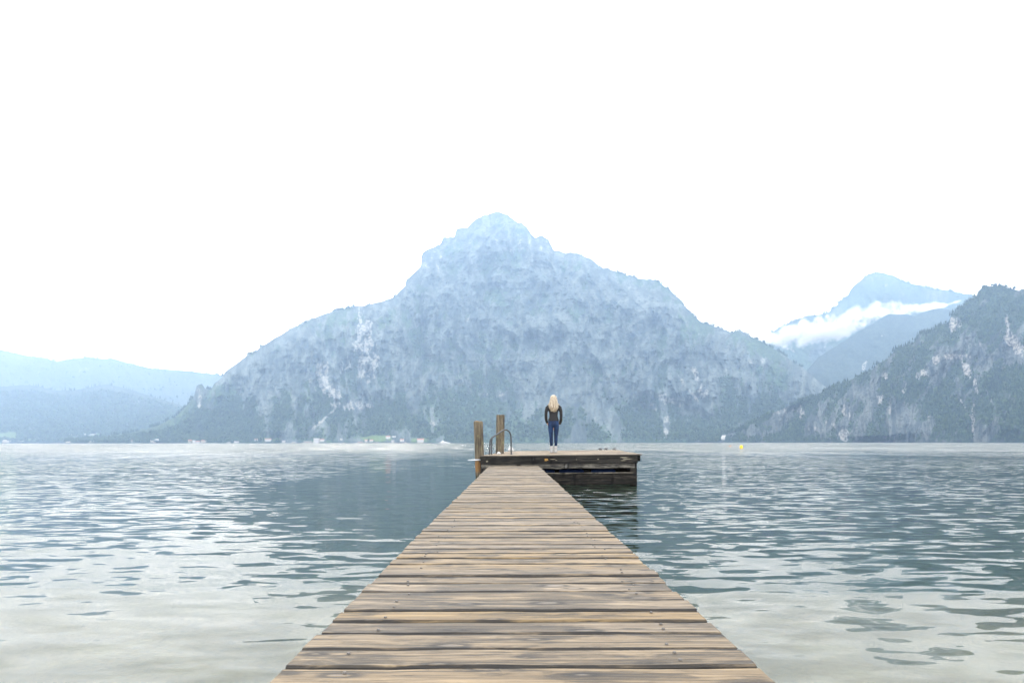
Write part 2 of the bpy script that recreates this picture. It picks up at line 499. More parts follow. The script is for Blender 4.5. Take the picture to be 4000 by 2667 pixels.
def main_meadow(px, py):
    n = fbm(px / 40.0, py / 10.0, 3, 97)
    m = np.zeros_like(px)
    for (qx, qy, rx, ry) in ((1475, 1713, 70, 12), (1620, 1718, 60, 8), (1055, 1714, 45, 7), (1240, 1723, 60, 5)):
        m = np.maximum(m, sstep(1.2, 0.6, ((px - qx) / rx) ** 2 + ((py - qy) / ry) ** 2 + 1.5 * (n - 0.5)))
    return m
MAIN = terrain('mountain', main_ridge, [(200, 2500), (900, 2300), (1700, 2100), (2600, 2080), (3700, 2250)],
               lambda px, er: np.interp(px, [200, 900, 1700, 2600, 3700], [2500, 2300, 2100, 2080, 2250]) + 160 + 1560 * (er / 0.339) ** 0.9,
               1100, 440, [(0, 0), (.06, .10), (.2, .33), (.5, .55), (.8, .76), (1, 1)], main_relief, main_veg, m_limestone, main_patches, jag=5.0, seed=1,
               label='massive pale limestone mountain with stepped summit across the lake', meadow_fn=main_meadow)

right_ridge = s2([(1580, 1014), (1640, 1004), (1700, 985), (1730, 968), (1760, 955), (1800, 938), (1850, 915), (1880, 908), (1905, 893), (1950, 875), (2000, 851), (2018, 836), (2040, 825), (2060, 800), (2078, 798), (2100, 785), (2112, 768), (2130, 764), (2160, 748), (2180, 742), (2184, 728), (2200, 712), (2222, 694), (2244, 680), (2250, 668), (2262, 660), (2290, 657), (2320, 663), (2352, 672), (2420, 664), (2520, 640), (2700, 650)])
def right_relief(X, Z, T, s):
    w = (fbm(X / 260.0, Z / 260.0, 3, 131) - 0.5) * 140
    big = ridged((X + w - 0.35 * Z) / 210.0, Z / 600.0, 4, 141)
    med = ridged((X + 0.5 * w - 0.3 * Z) / 62.0, Z / 170.0, 4, 151)
    sm = fbm(X / 20.0, Z / 34.0, 4, 161) - 0.5
    fade = sstep(0.0, 0.10, T) * (0.3 + 0.7 * sstep(1.0, 0.85, T))
    return fade * (150 * (big - 0.5) + 75 * (med - 0.5) + 34 * sm)
def right_veg(X, Y, Z, T, flat, px, py):
    n = fbm(X / 70.0, Z / 70.0, 5, 181)
    st = fbm((X - 0.45 * Z) / 22.0, Z / 95.0, 4, 191)
    v = 0.60 + 0.40 * sstep(0.75, 0.95, T) + 0.25 * sstep(3850, 4000, px) + 0.3 * sstep(3000, 2850, px)
    md = ridged((X - 0.3 * Z) / 62.0, Z / 170.0, 4, 151); fi = ridged((X - 0.5 * Z) / 19.0, Z / 75.0, 3, 155)
    v = v + 2.3 * (n - 0.5) + 1.2 * (st - 0.5) + 0.7 * (flat - 0.6) - 1.1 * (md - 0.55) - 1.5 * (fi - 0.55)
    return np.clip(v, 0, 1)
right_patches = [(3725, 1270, 17, 26, 0, 1), (3745, 1265, 12, 24, 0.2, .7), (3954, 1330, 30, 46, 0.4, 1), (3940, 1270, 12, 40, 0.4, .9), (3985, 1370, 30, 22, 0, .8), (3740, 1395, 62, 13, 0.0, .9), (3655, 1410, 14, 16, 0, 1), (3777, 1452, 16, 50, 0.35, 1), (3811, 1508, 9, 32, 0.2, .9),
                 (3803, 1625, 7, 90, 0.0, .9), (3775, 1600, 6, 60, 0.6, .7), (3295, 1700, 26, 26, 0.1, .9), (3308, 1612, 18, 30, 0.1, .8), (3460, 1470, 10, 14, 0, .9), (3130, 1610, 18, 40, 0, .9), (3060, 1600, 50, 16, -0.4, .7), (3440, 1560, 20, 26, 0, .8), (3600, 1465, 30, 20, 0, .7), (3532, 1510, 14, 34, 0, .7), (3190, 1680, 30, 14, 0.2, .6),
                 (3780, 1345, 5, 28, 0.4, .8), (3830, 1350, 5, 26, 0.4, .7), (3240, 1650, 18, 30, 0.3, .7), (3420, 1660, 12, 30, 0.3, .6), (3480, 1600, 20, 18, 0, .6), (3870, 1560, 6, 50, 0.5, .6), (3640, 1640, 16, 30, 0.6, .5), (3560, 1400, 20, 20, 0, .5)]
RIGHT = terrain('cliff_slope', right_ridge, [(2680, 2050), (3000, 1800), (3500, 1500), (4000, 1250), (4600, 1100)],
                lambda px, er: np.interp(px, [2680, 3000, 3500, 4000, 4600], [2050, 1800, 1500, 1250, 1100]) + 70 + 560 * (er / 0.22),
                620, 340, [(0, 0), (.3, .26), (.7, .62), (1, 1)], right_relief, right_veg, m_slope, right_patches, jag=3.5, seed=2,
                label='steep wooded slope with bare rock scars on the right shore', back=500, foot_wob=30)

def hill_relief(X, Z, T, s):
    big = ridged(X / 480.0 + Z / 900.0, Z / 700.0, 4, 241 + s)
    med = fbm(X / 110.0, Z / 110.0, 4, 251 + s) - 0.5
    fade = sstep(0.0, 0.12, T) * (0.3 + 0.7 * sstep(1.0, 0.85, T))
    return fade * (190 * (big - 0.5) + 70 * med)
def hill_veg(X, Y, Z, T, flat, px, py):
    return np.clip(0.95 + 0.9 * (fbm(X / 90.0, Z / 90.0, 4, 281) - 0.5), 0, 1)
def peak_veg(X, Y, Z, T, flat, px, py):
    return np.clip(0.72 + 2.0 * (fbm(X / 110.0, Z / 140.0, 5, 285) - 0.5) - 0.35 * sstep(1130, 1080, py), 0, 1)

mid_ridge = [(2950, 1600), (3060, 1540), (3120, 1480), (3168, 1430), (3200, 1394), (3256, 1360), (3334, 1309), (3380, 1282), (3425, 1257), (3452, 1238), (3477, 1227), (3510, 1230), (3547, 1230), (3573, 1237), (3600, 1222), (3640, 1212), (3677, 1205), (3720, 1216), (3800, 1230), (3950, 1240), (4200, 1260), (4600, 1330)]
terrain('wooded_spur', mid_ridge, [(2900, 2800), (4700, 2500)], lambda px, er: 2900 + 700 * er / 0.19 + 0 * px, 320, 150,
        [(0, 0), (.3, .3), (1, 1)], hill_relief, hill_veg, m_wood, [(3375, 1430, 10, 18, -0.5, .6)], jag=2.5, seed=3, label='hazy wooded spur behind the right cliff slope', back=500)
far_ridge = [(2700, 1480), (2850, 1400), (2960, 1335), (3033, 1286), (3068, 1269), (3124, 1246), (3150, 1235), (3194, 1232), (3237, 1221), (3263, 1200), (3293, 1168), (3314, 1154), (3320, 1137), (3337, 1116), (3367, 1094), (3393, 1073), (3424, 1065), (3454, 1067), (3471, 1076), (3493, 1076), (3512, 1093), (3569, 1111), (3634, 1126), (3720, 1139), (3794, 1156), (3830, 1160), (3950, 1150), (4150, 1180), (4500, 1230)]
FARPK = terrain('peak', far_ridge, [(2650, 3900), (4600, 3700)], lambda px, er: 4150 + 500 * er / 0.25 + 0 * px, 420, 200,
        [(0, 0), (.5, .45), (1, 1)], hill_relief, peak_veg, m_limestone, [(3460, 1118, 12, 8, 0, .6), (3300, 1185, 16, 14, 0, .4)], jag=2.0, seed=4, label='distant blue mountain with a blunt summit above the cloud', back=400)
lb_ridge = s2([(-260, 800), (-120, 780), (-40, 792), (0, 801), (30, 808), (60, 815), (110, 822), (130, 829), (160, 824), (200, 818), (215, 822), (258, 822), (300, 834), (350, 845), (395, 848), (440, 852), (480, 857), (512, 860), (560, 872), (640, 900), (740, 960), (800, 1000)])
LBACK = terrain('far_hill', lb_ridge, [(-500, 4600), (1400, 4400)], lambda px, er: 5200 + 900 * er / 0.13 + 0 * px, 300, 110,
        [(0, 0), (.4, .4), (1, 1)], hill_relief, hill_veg, m_wood, jag=2.5, seed=5, label='long pale wooded hill at the far left end of the lake', back=500)
lf_ridge = [(-450, 1480), (-200, 1500), (0, 1508), (90, 1500), (143, 1505), (220, 1522), (290, 1522), (360, 1508), (420, 1498), (480, 1512), (560, 1535), (640, 1560), (700, 1578), (770, 1606), (860, 1640), (980, 1675), (1100, 1700), (1200, 1715)]
def lf_meadow(px, py):
    n = fbm(px / 40.0, py / 10.0, 3, 99)
    m = np.zeros_like(px)
    for (qx, qy, rx, ry) in ((460, 1708, 40, 14), (20, 1698, 60, 14), (300, 1708, 60, 5), (130, 1715, 40, 5), (375, 1700, 30, 8)):
        m = np.maximum(m, 0.8 * sstep(1.2, 0.6, ((px - qx) / rx) ** 2 + ((py - qy) / ry) ** 2 + 1.5 * (n - 0.5)))
    return m
LFRONT = terrain('shore_hill', lf_ridge, [(-500, 3300), (1300, 2900)], lambda px, er: 3350 + 1200 * er / 0.085 + 0 * px, 420, 160,
        [(0, 0), (.1, .13), (.4, .5), (1, 1)], hill_relief, hill_veg, m_wood, jag=3.0, seed=6, label='low wooded hill rising from the left shore', back=500, meadow_fn=lf_meadow)

# ---- woods: small trees over the wooded ground, one mass per slope
def woods(name, ter, count, hmin, hmax, mat, label, tmax=0.5, conifer=0.5, ridge_extra=0, pxr=None, seed=0):
    r = np.random.default_rng(100 + seed)
    V = ter['V']; nrow = ter['nrow']
    w = (ter['veg'] * (1 - ter['mead']))[:nrow].copy()
    w[w < 0.55] = 0
    T = ter['T'][:nrow]
    w = w * (T < tmax) * (V[:nrow, :, 2] > 2.5)
    w = w * (np.gradient(V[:nrow], axis=0)[..., 2] > 0)
    if pxr is not None:
        w = w * ((ter['px'] > pxr[0]) & (ter['px'] < pxr[1]))[None, :]
    else:
        w = w * ((ter['px'] > -120) & (ter['px'] < 4120))[None, :]
    pw = w.ravel(); pw = pw / pw.sum()
    pick = r.choice(pw.size, size=count, p=pw)
    pos = V[:nrow].reshape(-1, 3)[pick].copy()
    if ridge_extra:
        cols = r.integers(0, V.shape[1], ridge_extra)
        rw = r.integers(nrow - 3, nrow, ridge_extra)
        keep = (ter['veg'][rw, cols] > 0.15) & (ter['px'][cols] > -100) & (ter['px'][cols] < 4100)
        clump = vn(ter['px'][cols] / 18.0, cols * 0.0, 5) > 0.38
        pos = np.vstack([pos, V[rw, cols][keep & clump]])
    n = len(pos)
    pos[:, 0] += r.normal(0, 3, n); pos[:, 1] += r.normal(0, 3, n)
    h = r.uniform(hmin, hmax, n) * (0.6 + 0.8 * r.random(n) ** 2)
    con = r.random(n) < conifer
    con[count:] = True                      # spruces on the skyline
    h[count:] = r.uniform(0.7, 1.25, n - count) * hmax
    k = 5
    ang = np.linspace(0, 2 * np.pi, k, endpoint=False)
    # base ring, shoulder ring, tip: a spire for conifers, a dome for broadleaf trees
    rad = np.where(con, h * 0.19, h * 0.38)
    verts = np.zeros((n, 2 * k + 1, 3), dtype=np.float32)
    ph = r.random((n, 1)) * 6.28
    j1 = r.uniform(0.7, 1.3, (n, k)); j2 = r.uniform(0.7, 1.3, (n, k))
    for ringi, (zc, rc, zb, rb) in enumerate(((0.10, 1.0, 0.18, 0.72), (0.52, 0.55, 0.62, 0.98))):
        zz = np.where(con, zc, zb)[:, None] * h[:, None]
        rr_ = (np.where(con, rc, rb) * rad)[:, None] * (j1 if ringi == 0 else j2)
        verts[:, ringi * k:(ringi + 1) * k, 0] = pos[:, 0:1] + rr_ * np.cos(ang + ph)
        verts[:, ringi * k:(ringi + 1) * k, 1] = pos[:, 1:2] + rr_ * np.sin(ang + ph)
        verts[:, ringi * k:(ringi + 1) * k, 2] = pos[:, 2:3] + zz
    verts[:, 2 * k] = pos + np.stack([r.normal(0, .3, n), r.normal(0, .3, n), np.where(con, h, h * 0.98)], -1)
    tr = []
    for i in range(k):
        j = (i + 1) % k
        tr += [(i, j, k + j), (i, k + j, k + i), (k + i, k + j, 2 * k)]
    tr = np.array(tr)
    tris = (tr[None] + (np.arange(n) * (2 * k + 1))[:, None, None]).reshape(-1, 3)
    tone = np.repeat(np.clip(r.normal(0.5, 0.22, n) - 0.22 * con, 0, 1), 2 * k + 1)
    me = big_mesh(name, verts.reshape(-1, 3), tris=tris, mat=mat, smooth=False, attrs={'tone': tone})
    o = obj(name, me)
    tag(o, label, 'forest', kind='stuff')
    return o

t_ = NT('forest_leaves')
c_ = t_.mix(t_.attr('tone'), (0.010, 0.020, 0.016), (0.058, 0.088, 0.044))
t_.bsdf(c_, 0.9, 0.1)
m_forest = t_.m
woods('forest', MAIN, 34000, 7, 13, m_forest, 'mixed forest along the foot of the limestone mountain', tmax=0.6, conifer=0.45, ridge_extra=2200, seed=1)
woods('forest', RIGHT, 15000, 5, 10, m_forest, 'dark forest on the steep right shore slope', tmax=1.0, conifer=0.75, ridge_extra=900, seed=2)
woods('forest', LFRONT, 13000, 11, 20, m_forest, 'forest over the low hill on the left shore', tmax=0.9, conifer=0.4, ridge_extra=250, seed=3)
woods('forest', FARPK, 1200, 12, 20, m_forest, 'scattered spruces on the distant blue mountain', tmax=1.0, conifer=0.9, ridge_extra=700, seed=4)
woods('forest', LBACK, 1500, 14, 22, m_forest, 'treetops along the pale far hill', tmax=1.0, conifer=0.5, ridge_extra=700, seed=5)

# ---- lake bed and water
t_ = NT('lake_bed')
g_ = t_.n('ShaderNodeNewGeometry').outputs['Position']
na = t_.noise(g_, 1.1, 5, 0.6).outputs['Fac']
nb_ = t_.noise(g_, 6.0, 4, 0.6).outputs['Fac']
vo_ = t_.n('ShaderNodeTexVoronoi'); vo_.inputs['Scale'].default_value = 16.0; t_.l(g_, vo_.inputs['Vector'])
c_ = t_.mix(t_.mapr(na, 0.38, 0.62), (0.085, 0.092, 0.052), (0.235, 0.235, 0.160))
c_ = t_.mix(t_.math('MULTIPLY', t_.mapr(nb_, 0.45, 0.62), 0.6), c_, (0.13, 0.122, 0.066))
c_ = t_.mix(t_.mapr(vo_.outputs['Distance'], 0.2, 0.8, 0.0, 0.35), c_, (0.12, 0.12, 0.08))
t_.bsdf(c_, 0.9, 0.2, t_.bump(vo_.outputs['Distance'], 0.4, 0.02))
bx = np.concatenate([[-7000, -1500, -300, -90], np.linspace(-40, 40, 120), [90, 300, 1500, 7000]])
by = np.concatenate([np.linspace(-8, 30, 90), np.geomspace(33, 2200, 24), [7300]])
BX, BY = np.meshgrid(bx, by, indexing='xy')
BZ = -np.interp(BY, [-10, 0, 3, 6, 10, 16, 30, 80, 400, 8000], [0.25, 0.32, 0.36, 0.55, 1.2, 3.2, 8, 18, 28, 28])
BZ = BZ + (fbm(BX / 3.0, BY / 3.0, 4, 301) - 0.5) * 0.25 * np.clip(-BZ, 0.2, 2)
id_ = np.arange(BX.size).reshape(BX.shape)
bq = np.stack([id_[:-1, :-1], id_[:-1, 1:], id_[1:, 1:], id_[1:, :-1]], -1).reshape(-1, 4)
tag(obj('lake_bed', big_mesh('lake_bed', np.stack([BX, BY, BZ], -1).reshape(-1, 3), quads=bq, mat=t_.m)), 'pale sandy lake bed seen through shallow water', kind='structure')

t_ = NT('lake_water')
g_ = t_.n('ShaderNodeNewGeometry').outputs['Position']
sp_ = t_.n('ShaderNodeSeparateXYZ'); t_.l(g_, sp_.inputs[0])
def slope(sx, sy, rot, detail=2, rough=0.5, dist=0.0):
    mp = t_.n('ShaderNodeMapping'); t_.l(g_, mp.inputs['Vector'])
    mp.inputs['Rotation'].default_value = (0, 0, math.radians(rot))
    mp.inputs['Scale'].default_value = (sx, sy, 1)
    nz = t_.noise(mp.outputs[0], 1.0, detail, rough, dist)
    return t_.vmath('SUBTRACT', nz.outputs['Color'], (0.5, 0.5, 0.5))
def scaled(v, x, y):
    if isinstance(x, (int, float)): return t_.vmath('MULTIPLY', v, (x, y, 0))
    cb = t_.n('ShaderNodeCombineXYZ'); t_.l(x, cb.inputs[0]); t_.l(y, cb.inputs[1])
    return t_.vmath('MULTIPLY', v, cb.outputs[0])
swell = slope(0.8, 2.2, -8, 1)
rip = slope(3.1, 7.4, -7, 0.9, 0.45, 0.4)
fine = slope(10.0, 18.0, 6, 1, 0.5, 0.3)
# breeze: patches of rougher and calmer water; calm in the lee of the platform
pm = t_.n('ShaderNodeMapping'); t_.l(g_, pm.inputs['Vector']); pm.inputs['Scale'].default_value = (0.045, 0.03, 1)
patch = t_.mapr(t_.noise(pm.outputs[0], 1.0, 3, 0.5).outputs['Fac'], 0.36, 0.64, 0.45, 1.25)
dist_y = sp_.outputs['Y']
openw = t_.mapr(dist_y, 10.0, 60.0, 0.0, 1.0)
cx_ = t_.math('DIVIDE', t_.math('ADD', sp_.outputs['X'], 2.6), 3.4)
cy_n = t_.math('DIVIDE', t_.math('SUBTRACT', sp_.outputs['Y'], 15.0), 10.5)
lee = t_.mapr(t_.math('ADD', t_.math('MULTIPLY', cx_, cx_), t_.math('MULTIPLY', cy_n, cy_n)), 0.35, 1.5, 0.42, 1.0)
patch = t_.math('MULTIPLY', patch, lee)
amp = t_.math('MULTIPLY', patch, t_.math('MULTIPLY_ADD', openw, 0.15, 1.0))
amp = t_.math('MULTIPLY', amp, t_.mapr(dist_y, 2.0, 10.0, 0.6, 1.0))      # wavelets die down in the shallows
def amul(k): return t_.math('MULTIPLY', amp, k)
tot = t_.vmath('ADD', scaled(swell, amul(0.14), amul(0.30)), scaled(rip, amul(0.40), amul(0.85)))
tot = t_.vmath('ADD', tot, scaled(fine, amul(0.12), amul(0.15)))
# wind from the far shore leans the wavelets towards the landing
lean = t_.math('MULTIPLY', t_.mapr(dist_y, 18.0, 110.0, 0.0, 0.20), -1.0)
pm2 = t_.n('ShaderNodeMapping'); t_.l(g_, pm2.inputs['Vector']); pm2.inputs['Scale'].default_value = (0.16, 0.05, 1)
gust = t_.mapr(t_.noise(pm2.outputs[0], 1.0, 8, 0.72).outputs['Fac'], 0.40, 0.58, 0.4, 1.25)
lean = t_.math('MULTIPLY', lean, gust)
cb_ = t_.n('ShaderNodeCombineXYZ'); t_.l(lean, cb_.inputs[1]); cb_.inputs[2].default_value = 1.0
nrm = t_.vmath('NORMALIZE', t_.vmath('ADD', tot, cb_.outputs[0]))
fr = t_.n('ShaderNodeFresnel'); fr.inputs['IOR'].default_value = 1.333; t_.l(nrm, fr.inputs['Normal'])
gl = t_.n('ShaderNodeBsdfGlossy'); gl.inputs['Roughness'].default_value = 0.02; t_.l(nrm, gl.inputs['Normal'])
tr_ = t_.n('ShaderNodeBsdfTransparent')
mx = t_.n('ShaderNodeMixShader'); t_.l(fr.outputs[0], mx.inputs[0]); t_.l(tr_.outputs[0], mx.inputs[1]); t_.l(gl.outputs[0], mx.inputs[2])
t_.l(mx.outputs[0], t_.out.inputs['Surface'])
pv = t_.n('ShaderNodeVolumePrincipled')
pv.inputs['Color'].default_value = (0.13, 0.23, 0.16, 1)
pv.inputs['Density'].default_value = 0.13
pv.inputs['Anisotropy'].default_value = 0.3
t_.l(pv.outputs[0], t_.out.inputs['Volume'])
m_water = t_.m
bm = box(-7500, 7500, -9, 7600, -32, 0.0)
tag(obj('lake', bm_mesh('lake', bm, m_water)), 'rippled clear lake water reflecting the pale sky', kind='structure')

# ---- haze over the whole valley
t_ = NT('haze')
hv = t_.n('ShaderNodeVolumePrincipled')
hv.inputs['Color'].default_value = (0.38, 0.55, 0.80, 1)
hv.inputs['Absorption Color'].default_value = (0.45, 0.45, 0.45, 1)   # moist air: scatters blue, absorbs a little
hv.inputs['Density'].default_value = HAZE_DENSITY
hv.inputs['Anisotropy'].default_value = 0.5
t_.l(hv.outputs[0], t_.out.inputs['Volume'])
tag(obj('haze', bm_mesh('haze', box(-7600, 7600, -12, 7700, -34, 1720), t_.m)), 'pale blue haze over the lake valley', 'haze', kind='stuff')

# ================================================================== THE LANDING
LIGHT, MID, STAIN = (0.258, 0.187, 0.104), (0.105, 0.074, 0.040), (0.026, 0.021, 0.015)
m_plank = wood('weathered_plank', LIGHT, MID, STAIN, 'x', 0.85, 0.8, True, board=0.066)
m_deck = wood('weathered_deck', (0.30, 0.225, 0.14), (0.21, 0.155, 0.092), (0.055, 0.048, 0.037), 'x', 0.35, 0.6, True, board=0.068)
m_beam = wood('tarred_beam', (0.045, 0.040, 0.032), (0.010, 0.0095, 0.009), (0.005, 0.005, 0.005), 'x', 0.8, 0.9, True, rough=0.85, spec=0.12)
m_beam2 = wood('worn_grey_beam', (0.20, 0.18, 0.145), (0.055, 0.050, 0.040), (0.008, 0.008, 0.0075), 'x', 0.8, 0.9, True, rough=0.85, spec=0.12)
m_steel = plain('galvanised_steel', (0.55, 0.56, 0.58), 0.35, 0.5, 0.15, 20, 0.9)
m_screw = plain('screw_steel', (0.10, 0.09, 0.08), 0.6, 0.3, 0.2, 40, 0.0)

def plank_mesh(name, L, W, TH, mat, seed, wav=0.003, nseg=9):
    """one board: chamfered top edges, slightly wavy sides, ragged ends; long axis x, top at z=0"""
    r = random.Random(seed)
    rings = []
    e0, e1 = r.uniform(-.004, .004), r.uniform(-.004, .004)
    ch = r.uniform(.006, .011)
    cup = r.uniform(-.002, .002)
    for i in range(nseg + 1):
        x = -L / 2 + e0 + (L + e1 - e0) * i / nseg
        a = -W / 2 + r.uniform(-wav, wav); b = W / 2 + r.uniform(-wav, wav)
        z = r.uniform(-.0012, .0012)
        rings.append([Vector((x, a, -TH)), Vector((x, b, -TH)), Vector((x, b, z - ch)), Vector((x, b - ch, z)), Vector((x, (a + b) / 2, z + cup)), Vector((x, a + ch, z)), Vector((x, a, z - ch))])
    bm = bmesh.new(); loft(bm, rings)
    return bm_mesh(name, bm, mat)

DOCK_Z = CAMZ - 0.5425
walk = empty('walkway', (0.0, 0.0, DOCK_Z))
tag(walk, 'long weathered plank walkway leading out over the lake', 'walkway')
DX0, DX1 = -0.557, 0.592
pm_ = [plank_mesh('plank', DX1 - DX0, 0.1375, 0.036, m_plank, 40 + i) for i in range(9)]
bm = bmesh.new()
bmesh.ops.create_cone(bm, cap_ends=True, segments=8, radius1=0.0055, radius2=0.0042, depth=0.004)
me_screw = bm_mesh('screw', bm, m_screw)
seams = [1.657, 1.804, 1.951, 2.083, 2.216, 2.362]
y = seams[0]
while y > -1.6:
    y -= 0.1445; seams.insert(0, y)
y = seams[-1]
while y < 15.75:
    y += 0.1425 + random.uniform(-.003, .003); seams.append(y)
for i, (a, b) in enumerate(zip(seams[:-1], seams[1:])):
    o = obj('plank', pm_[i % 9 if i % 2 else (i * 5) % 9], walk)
    gap = random.choice([0.010, 0.014, 0.016, 0.018, 0.020])
    o.location = ((DX0 + DX1) / 2 + random.uniform(-.006, .006), (a + b) / 2, random.uniform(-.004, .003))
    o.scale = (1, (b - a - gap) / 0.1375, 1)
    o.rotation_euler = (random.uniform(-.012, .012), random.uniform(-.002, .002), (math.pi if random.random() < .5 else 0) + random.uniform(-.003, .003))
    if 1.3 < b < 5.0:
        for sx in (-0.41, 0.43):
            for sy in (-0.035, 0.035):
                if random.random() < .45: continue
                s = obj('screw', me_screw, o)
                s.location = (sx + random.uniform(-.015, .015), sy + random.uniform(-.008, .008), 0.0022)
for sx in (DX0 + 0.14, DX1 - 0.14):
    obj('stringer', bm_mesh('stringer', box(sx - .05, sx + .05, -1.7, 15.6, -.20, -.040, .005), m_beam), walk)
for yy in (1.2, 5.2, 9.2, 13.2):
    for sx in (DX0 + 0.14, DX1 - 0.14):
        bm = bmesh.new(); tube_bm(bm, [(sx, yy, -6), (sx, yy, -.203)], .06, 10)
        obj('pile', bm_mesh('pile', bm, m_beam, True), walk)
    obj('cross_beam', bm_mesh('cross_beam', box(DX0 + .06, DX1 - .06, yy + .065, yy + .125, -.30, -.204, .004), m_beam), walk)

# ---- floating platform
PYAW = math.radians(-4.9)
plat = empty('bathing_platform', (0.0, 0.0, 0.0))
tag(plat, 'dark timber bathing platform with pale deck at the end of the walkway', 'platform')
PW, PL = 3.75, 8.3
pc = Vector((-0.785, 16.15, 0.660))          # front-left deck corner
plat.location = pc
plat.rotation_euler = (math.radians(0.05), math.radians(-0.62), PYAW)
pd_ = [plank_mesh('deck_plank', PW + .02, 0.142, 0.032, m_deck, 80 + i) for i in range(5)]
n_d = int(PL / 0.146)
for i in range(n_d):
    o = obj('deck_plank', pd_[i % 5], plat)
    o.location = (PW / 2 + random.uniform(-.008, .008) + (0.03 if i == 0 else 0), 0.06 + i * 0.146, random.uniform(-.003, .003))
    o.scale = (1, 0.96 + random.uniform(-.02, .02), 1)
    o.rotation_euler = (random.uniform(-.006, .006), 0, math.pi if random.random() < .5 else 0)
def beam(name, x0, x1, y0, y1, z0, z1, mat, bev=.006, wob=0.008, seed=0):
    """a rough timber, long in x"""
    r = random.Random(seed); rings = []
    n = 14
    for i in range(n + 1):
        x = x0 + (x1 - x0) * i / n
        j = lambda: r.uniform(-wob, wob)
        rings.append([Vector((x, y0 + j(), z0 + j())), Vector((x, y1, z0)), Vector((x, y1, z1)), Vector((x, y0 + bev + j() * .5, z1)), Vector((x, y0 + j() * .5, z1 - bev))])
    bm = bmesh.new(); loft(bm, rings)
    return obj(name, bm_mesh(name, bm, mat), plat)
fb = beam('fascia_beam', 0.02, PW - 0.06, 0.0, 0.10, -.205, -.036, m_beam, wob=.004, seed=1)
beam('fascia_beam', 0.03, PW - 0.13, 0.012, 0.11, -.318, -.214, m_beam2, wob=.010, seed=2)
beam('lower_beam', 0.02, PW - 0.10, -0.045, 0.12, -.70, -.425, m_beam, wob=.012, seed=3)
beam('bumper_board', 0.6, PW - 0.16, -0.075, -.049, -.436, -.414, m_beam2, bev=.003, wob=.008, seed=4)
obj('inner_frame', bm_mesh('inner_frame', box(.12, PW - .14, .56, PL - .2, -.62, -.037), m_beam), plat)
for sx in (0.10, PW - 0.16):
    obj('corner_post', bm_mesh('corner_post', box(sx - .07, sx + .05, .018, .125, -.75, -.31, .006), m_beam), plat)
obj('side_board', bm_mesh('side_board', box(PW - .035, PW + .005, .02, PL - .1, -.165, -.038, .004), m_beam), plat)
obj('side_board', bm_mesh('side_board', box(-.005, .014, .11, PL - .1, -.30, -.038, .004), m_beam), plat)
obj('side_board', bm_mesh('side_board', box(PW - .11, PW - .07, .12, PL - .1, -.75, -.172, .004), m_beam), plat)
m_blue = plain('blue_plastic', (0.003, 0.014, 0.055), 0.6, 0.2, 0.5, 3)
for x0, x1 in ((1.0, 1.75), (1.85, 2.45), (2.62, 3.2)):
    bm = bmesh.new()
    pts = [(x0, .40, -.47), (x0 + .02, .40, -.47), (x0 + .06, .40, -.47), ((x0 + x1) / 2, .40, -.47), (x1 - .06, .40, -.47), (x1 - .02, .40, -.47), (x1, .40, -.47)]
    tube_bm(bm, pts, [.085, .10, .112, .114, .112, .10, .085], 18)
    obj('float_barrel', bm_mesh('float_barrel', bm, m_blue, True), plat)
# bright torn spot on the fascia, nail heads, steel arm round the pile
def rag_patch(name, cx, cz, rx, rz, y, mat, seed, th=.006):
    r = random.Random(seed); n = 16
    f = [Vector((cx + math.cos(k / n * 6.283) * rx * r.uniform(.35, 1.2), y - th, cz + math.sin(k / n * 6.283) * rz * r.uniform(.6, 1.1))) for k in range(n)]
    bm = bmesh.new(); loft(bm, [[Vector((p.x, y + .01, p.z)) for p in f], f])
    return obj(name, bm_mesh(name, bm, mat), plat)
m_torn = plain('bare_orange_wood', (0.28, 0.16, 0.045), 0.8, 0.2, 0.5, 30)
tag(rag_patch('torn_wood', 1.56, -.112, .055, .036, -.004, m_torn, 5), 'bare orange spot torn in the tarred fascia')
m_lich = plain('lichen', (0.19, 0.17, 0.125), 0.9, 0.1, 0.6, 60)
for k, (cx, cz, rx, rz) in enumerate(((0.17, -.135, .026, .022), (0.17, -.255, .035, .014), (3.38, -.075, .10, .014), (3.44, -.11, .12, .012), (3.36, -.145, .07, .010), (2.78, -.105, .026, .010), (2.28, -.115, .008, .012), (1.72, -.10, .07, .009), (1.80, -.125, .04, .008))):
    tag(rag_patch('lichen', cx, cz, rx, rz, -.004 if cz > -.21 else .006, m_lich, 20 + k, .003), 'grey lichen crust on the dark fascia')
for k, x in enumerate((0.35, 0.43, 0.5, 0.7, 1.1, 1.63, 2.2)):
    o = obj('nail_head', me_screw, plat, (x, -.006, -.022 - .004 * (k % 3)), (math.pi / 2, 0, 0)); o.scale = (1.6, 1.6, 1.6)
bm = bmesh.new(); tube_bm(bm, [(-.30, .10, -.105), (.04, .06, -.098)], .014, 10)
obj('steel_arm', bm_mesh('steel_arm', bm, m_steel, True), plat)
M_plat = Matrix.Translation(pc) @ plat.rotation_euler.to_matrix().to_4x4()
def on_deck(x, y): return M_plat @ Vector((x, y, 0.004))

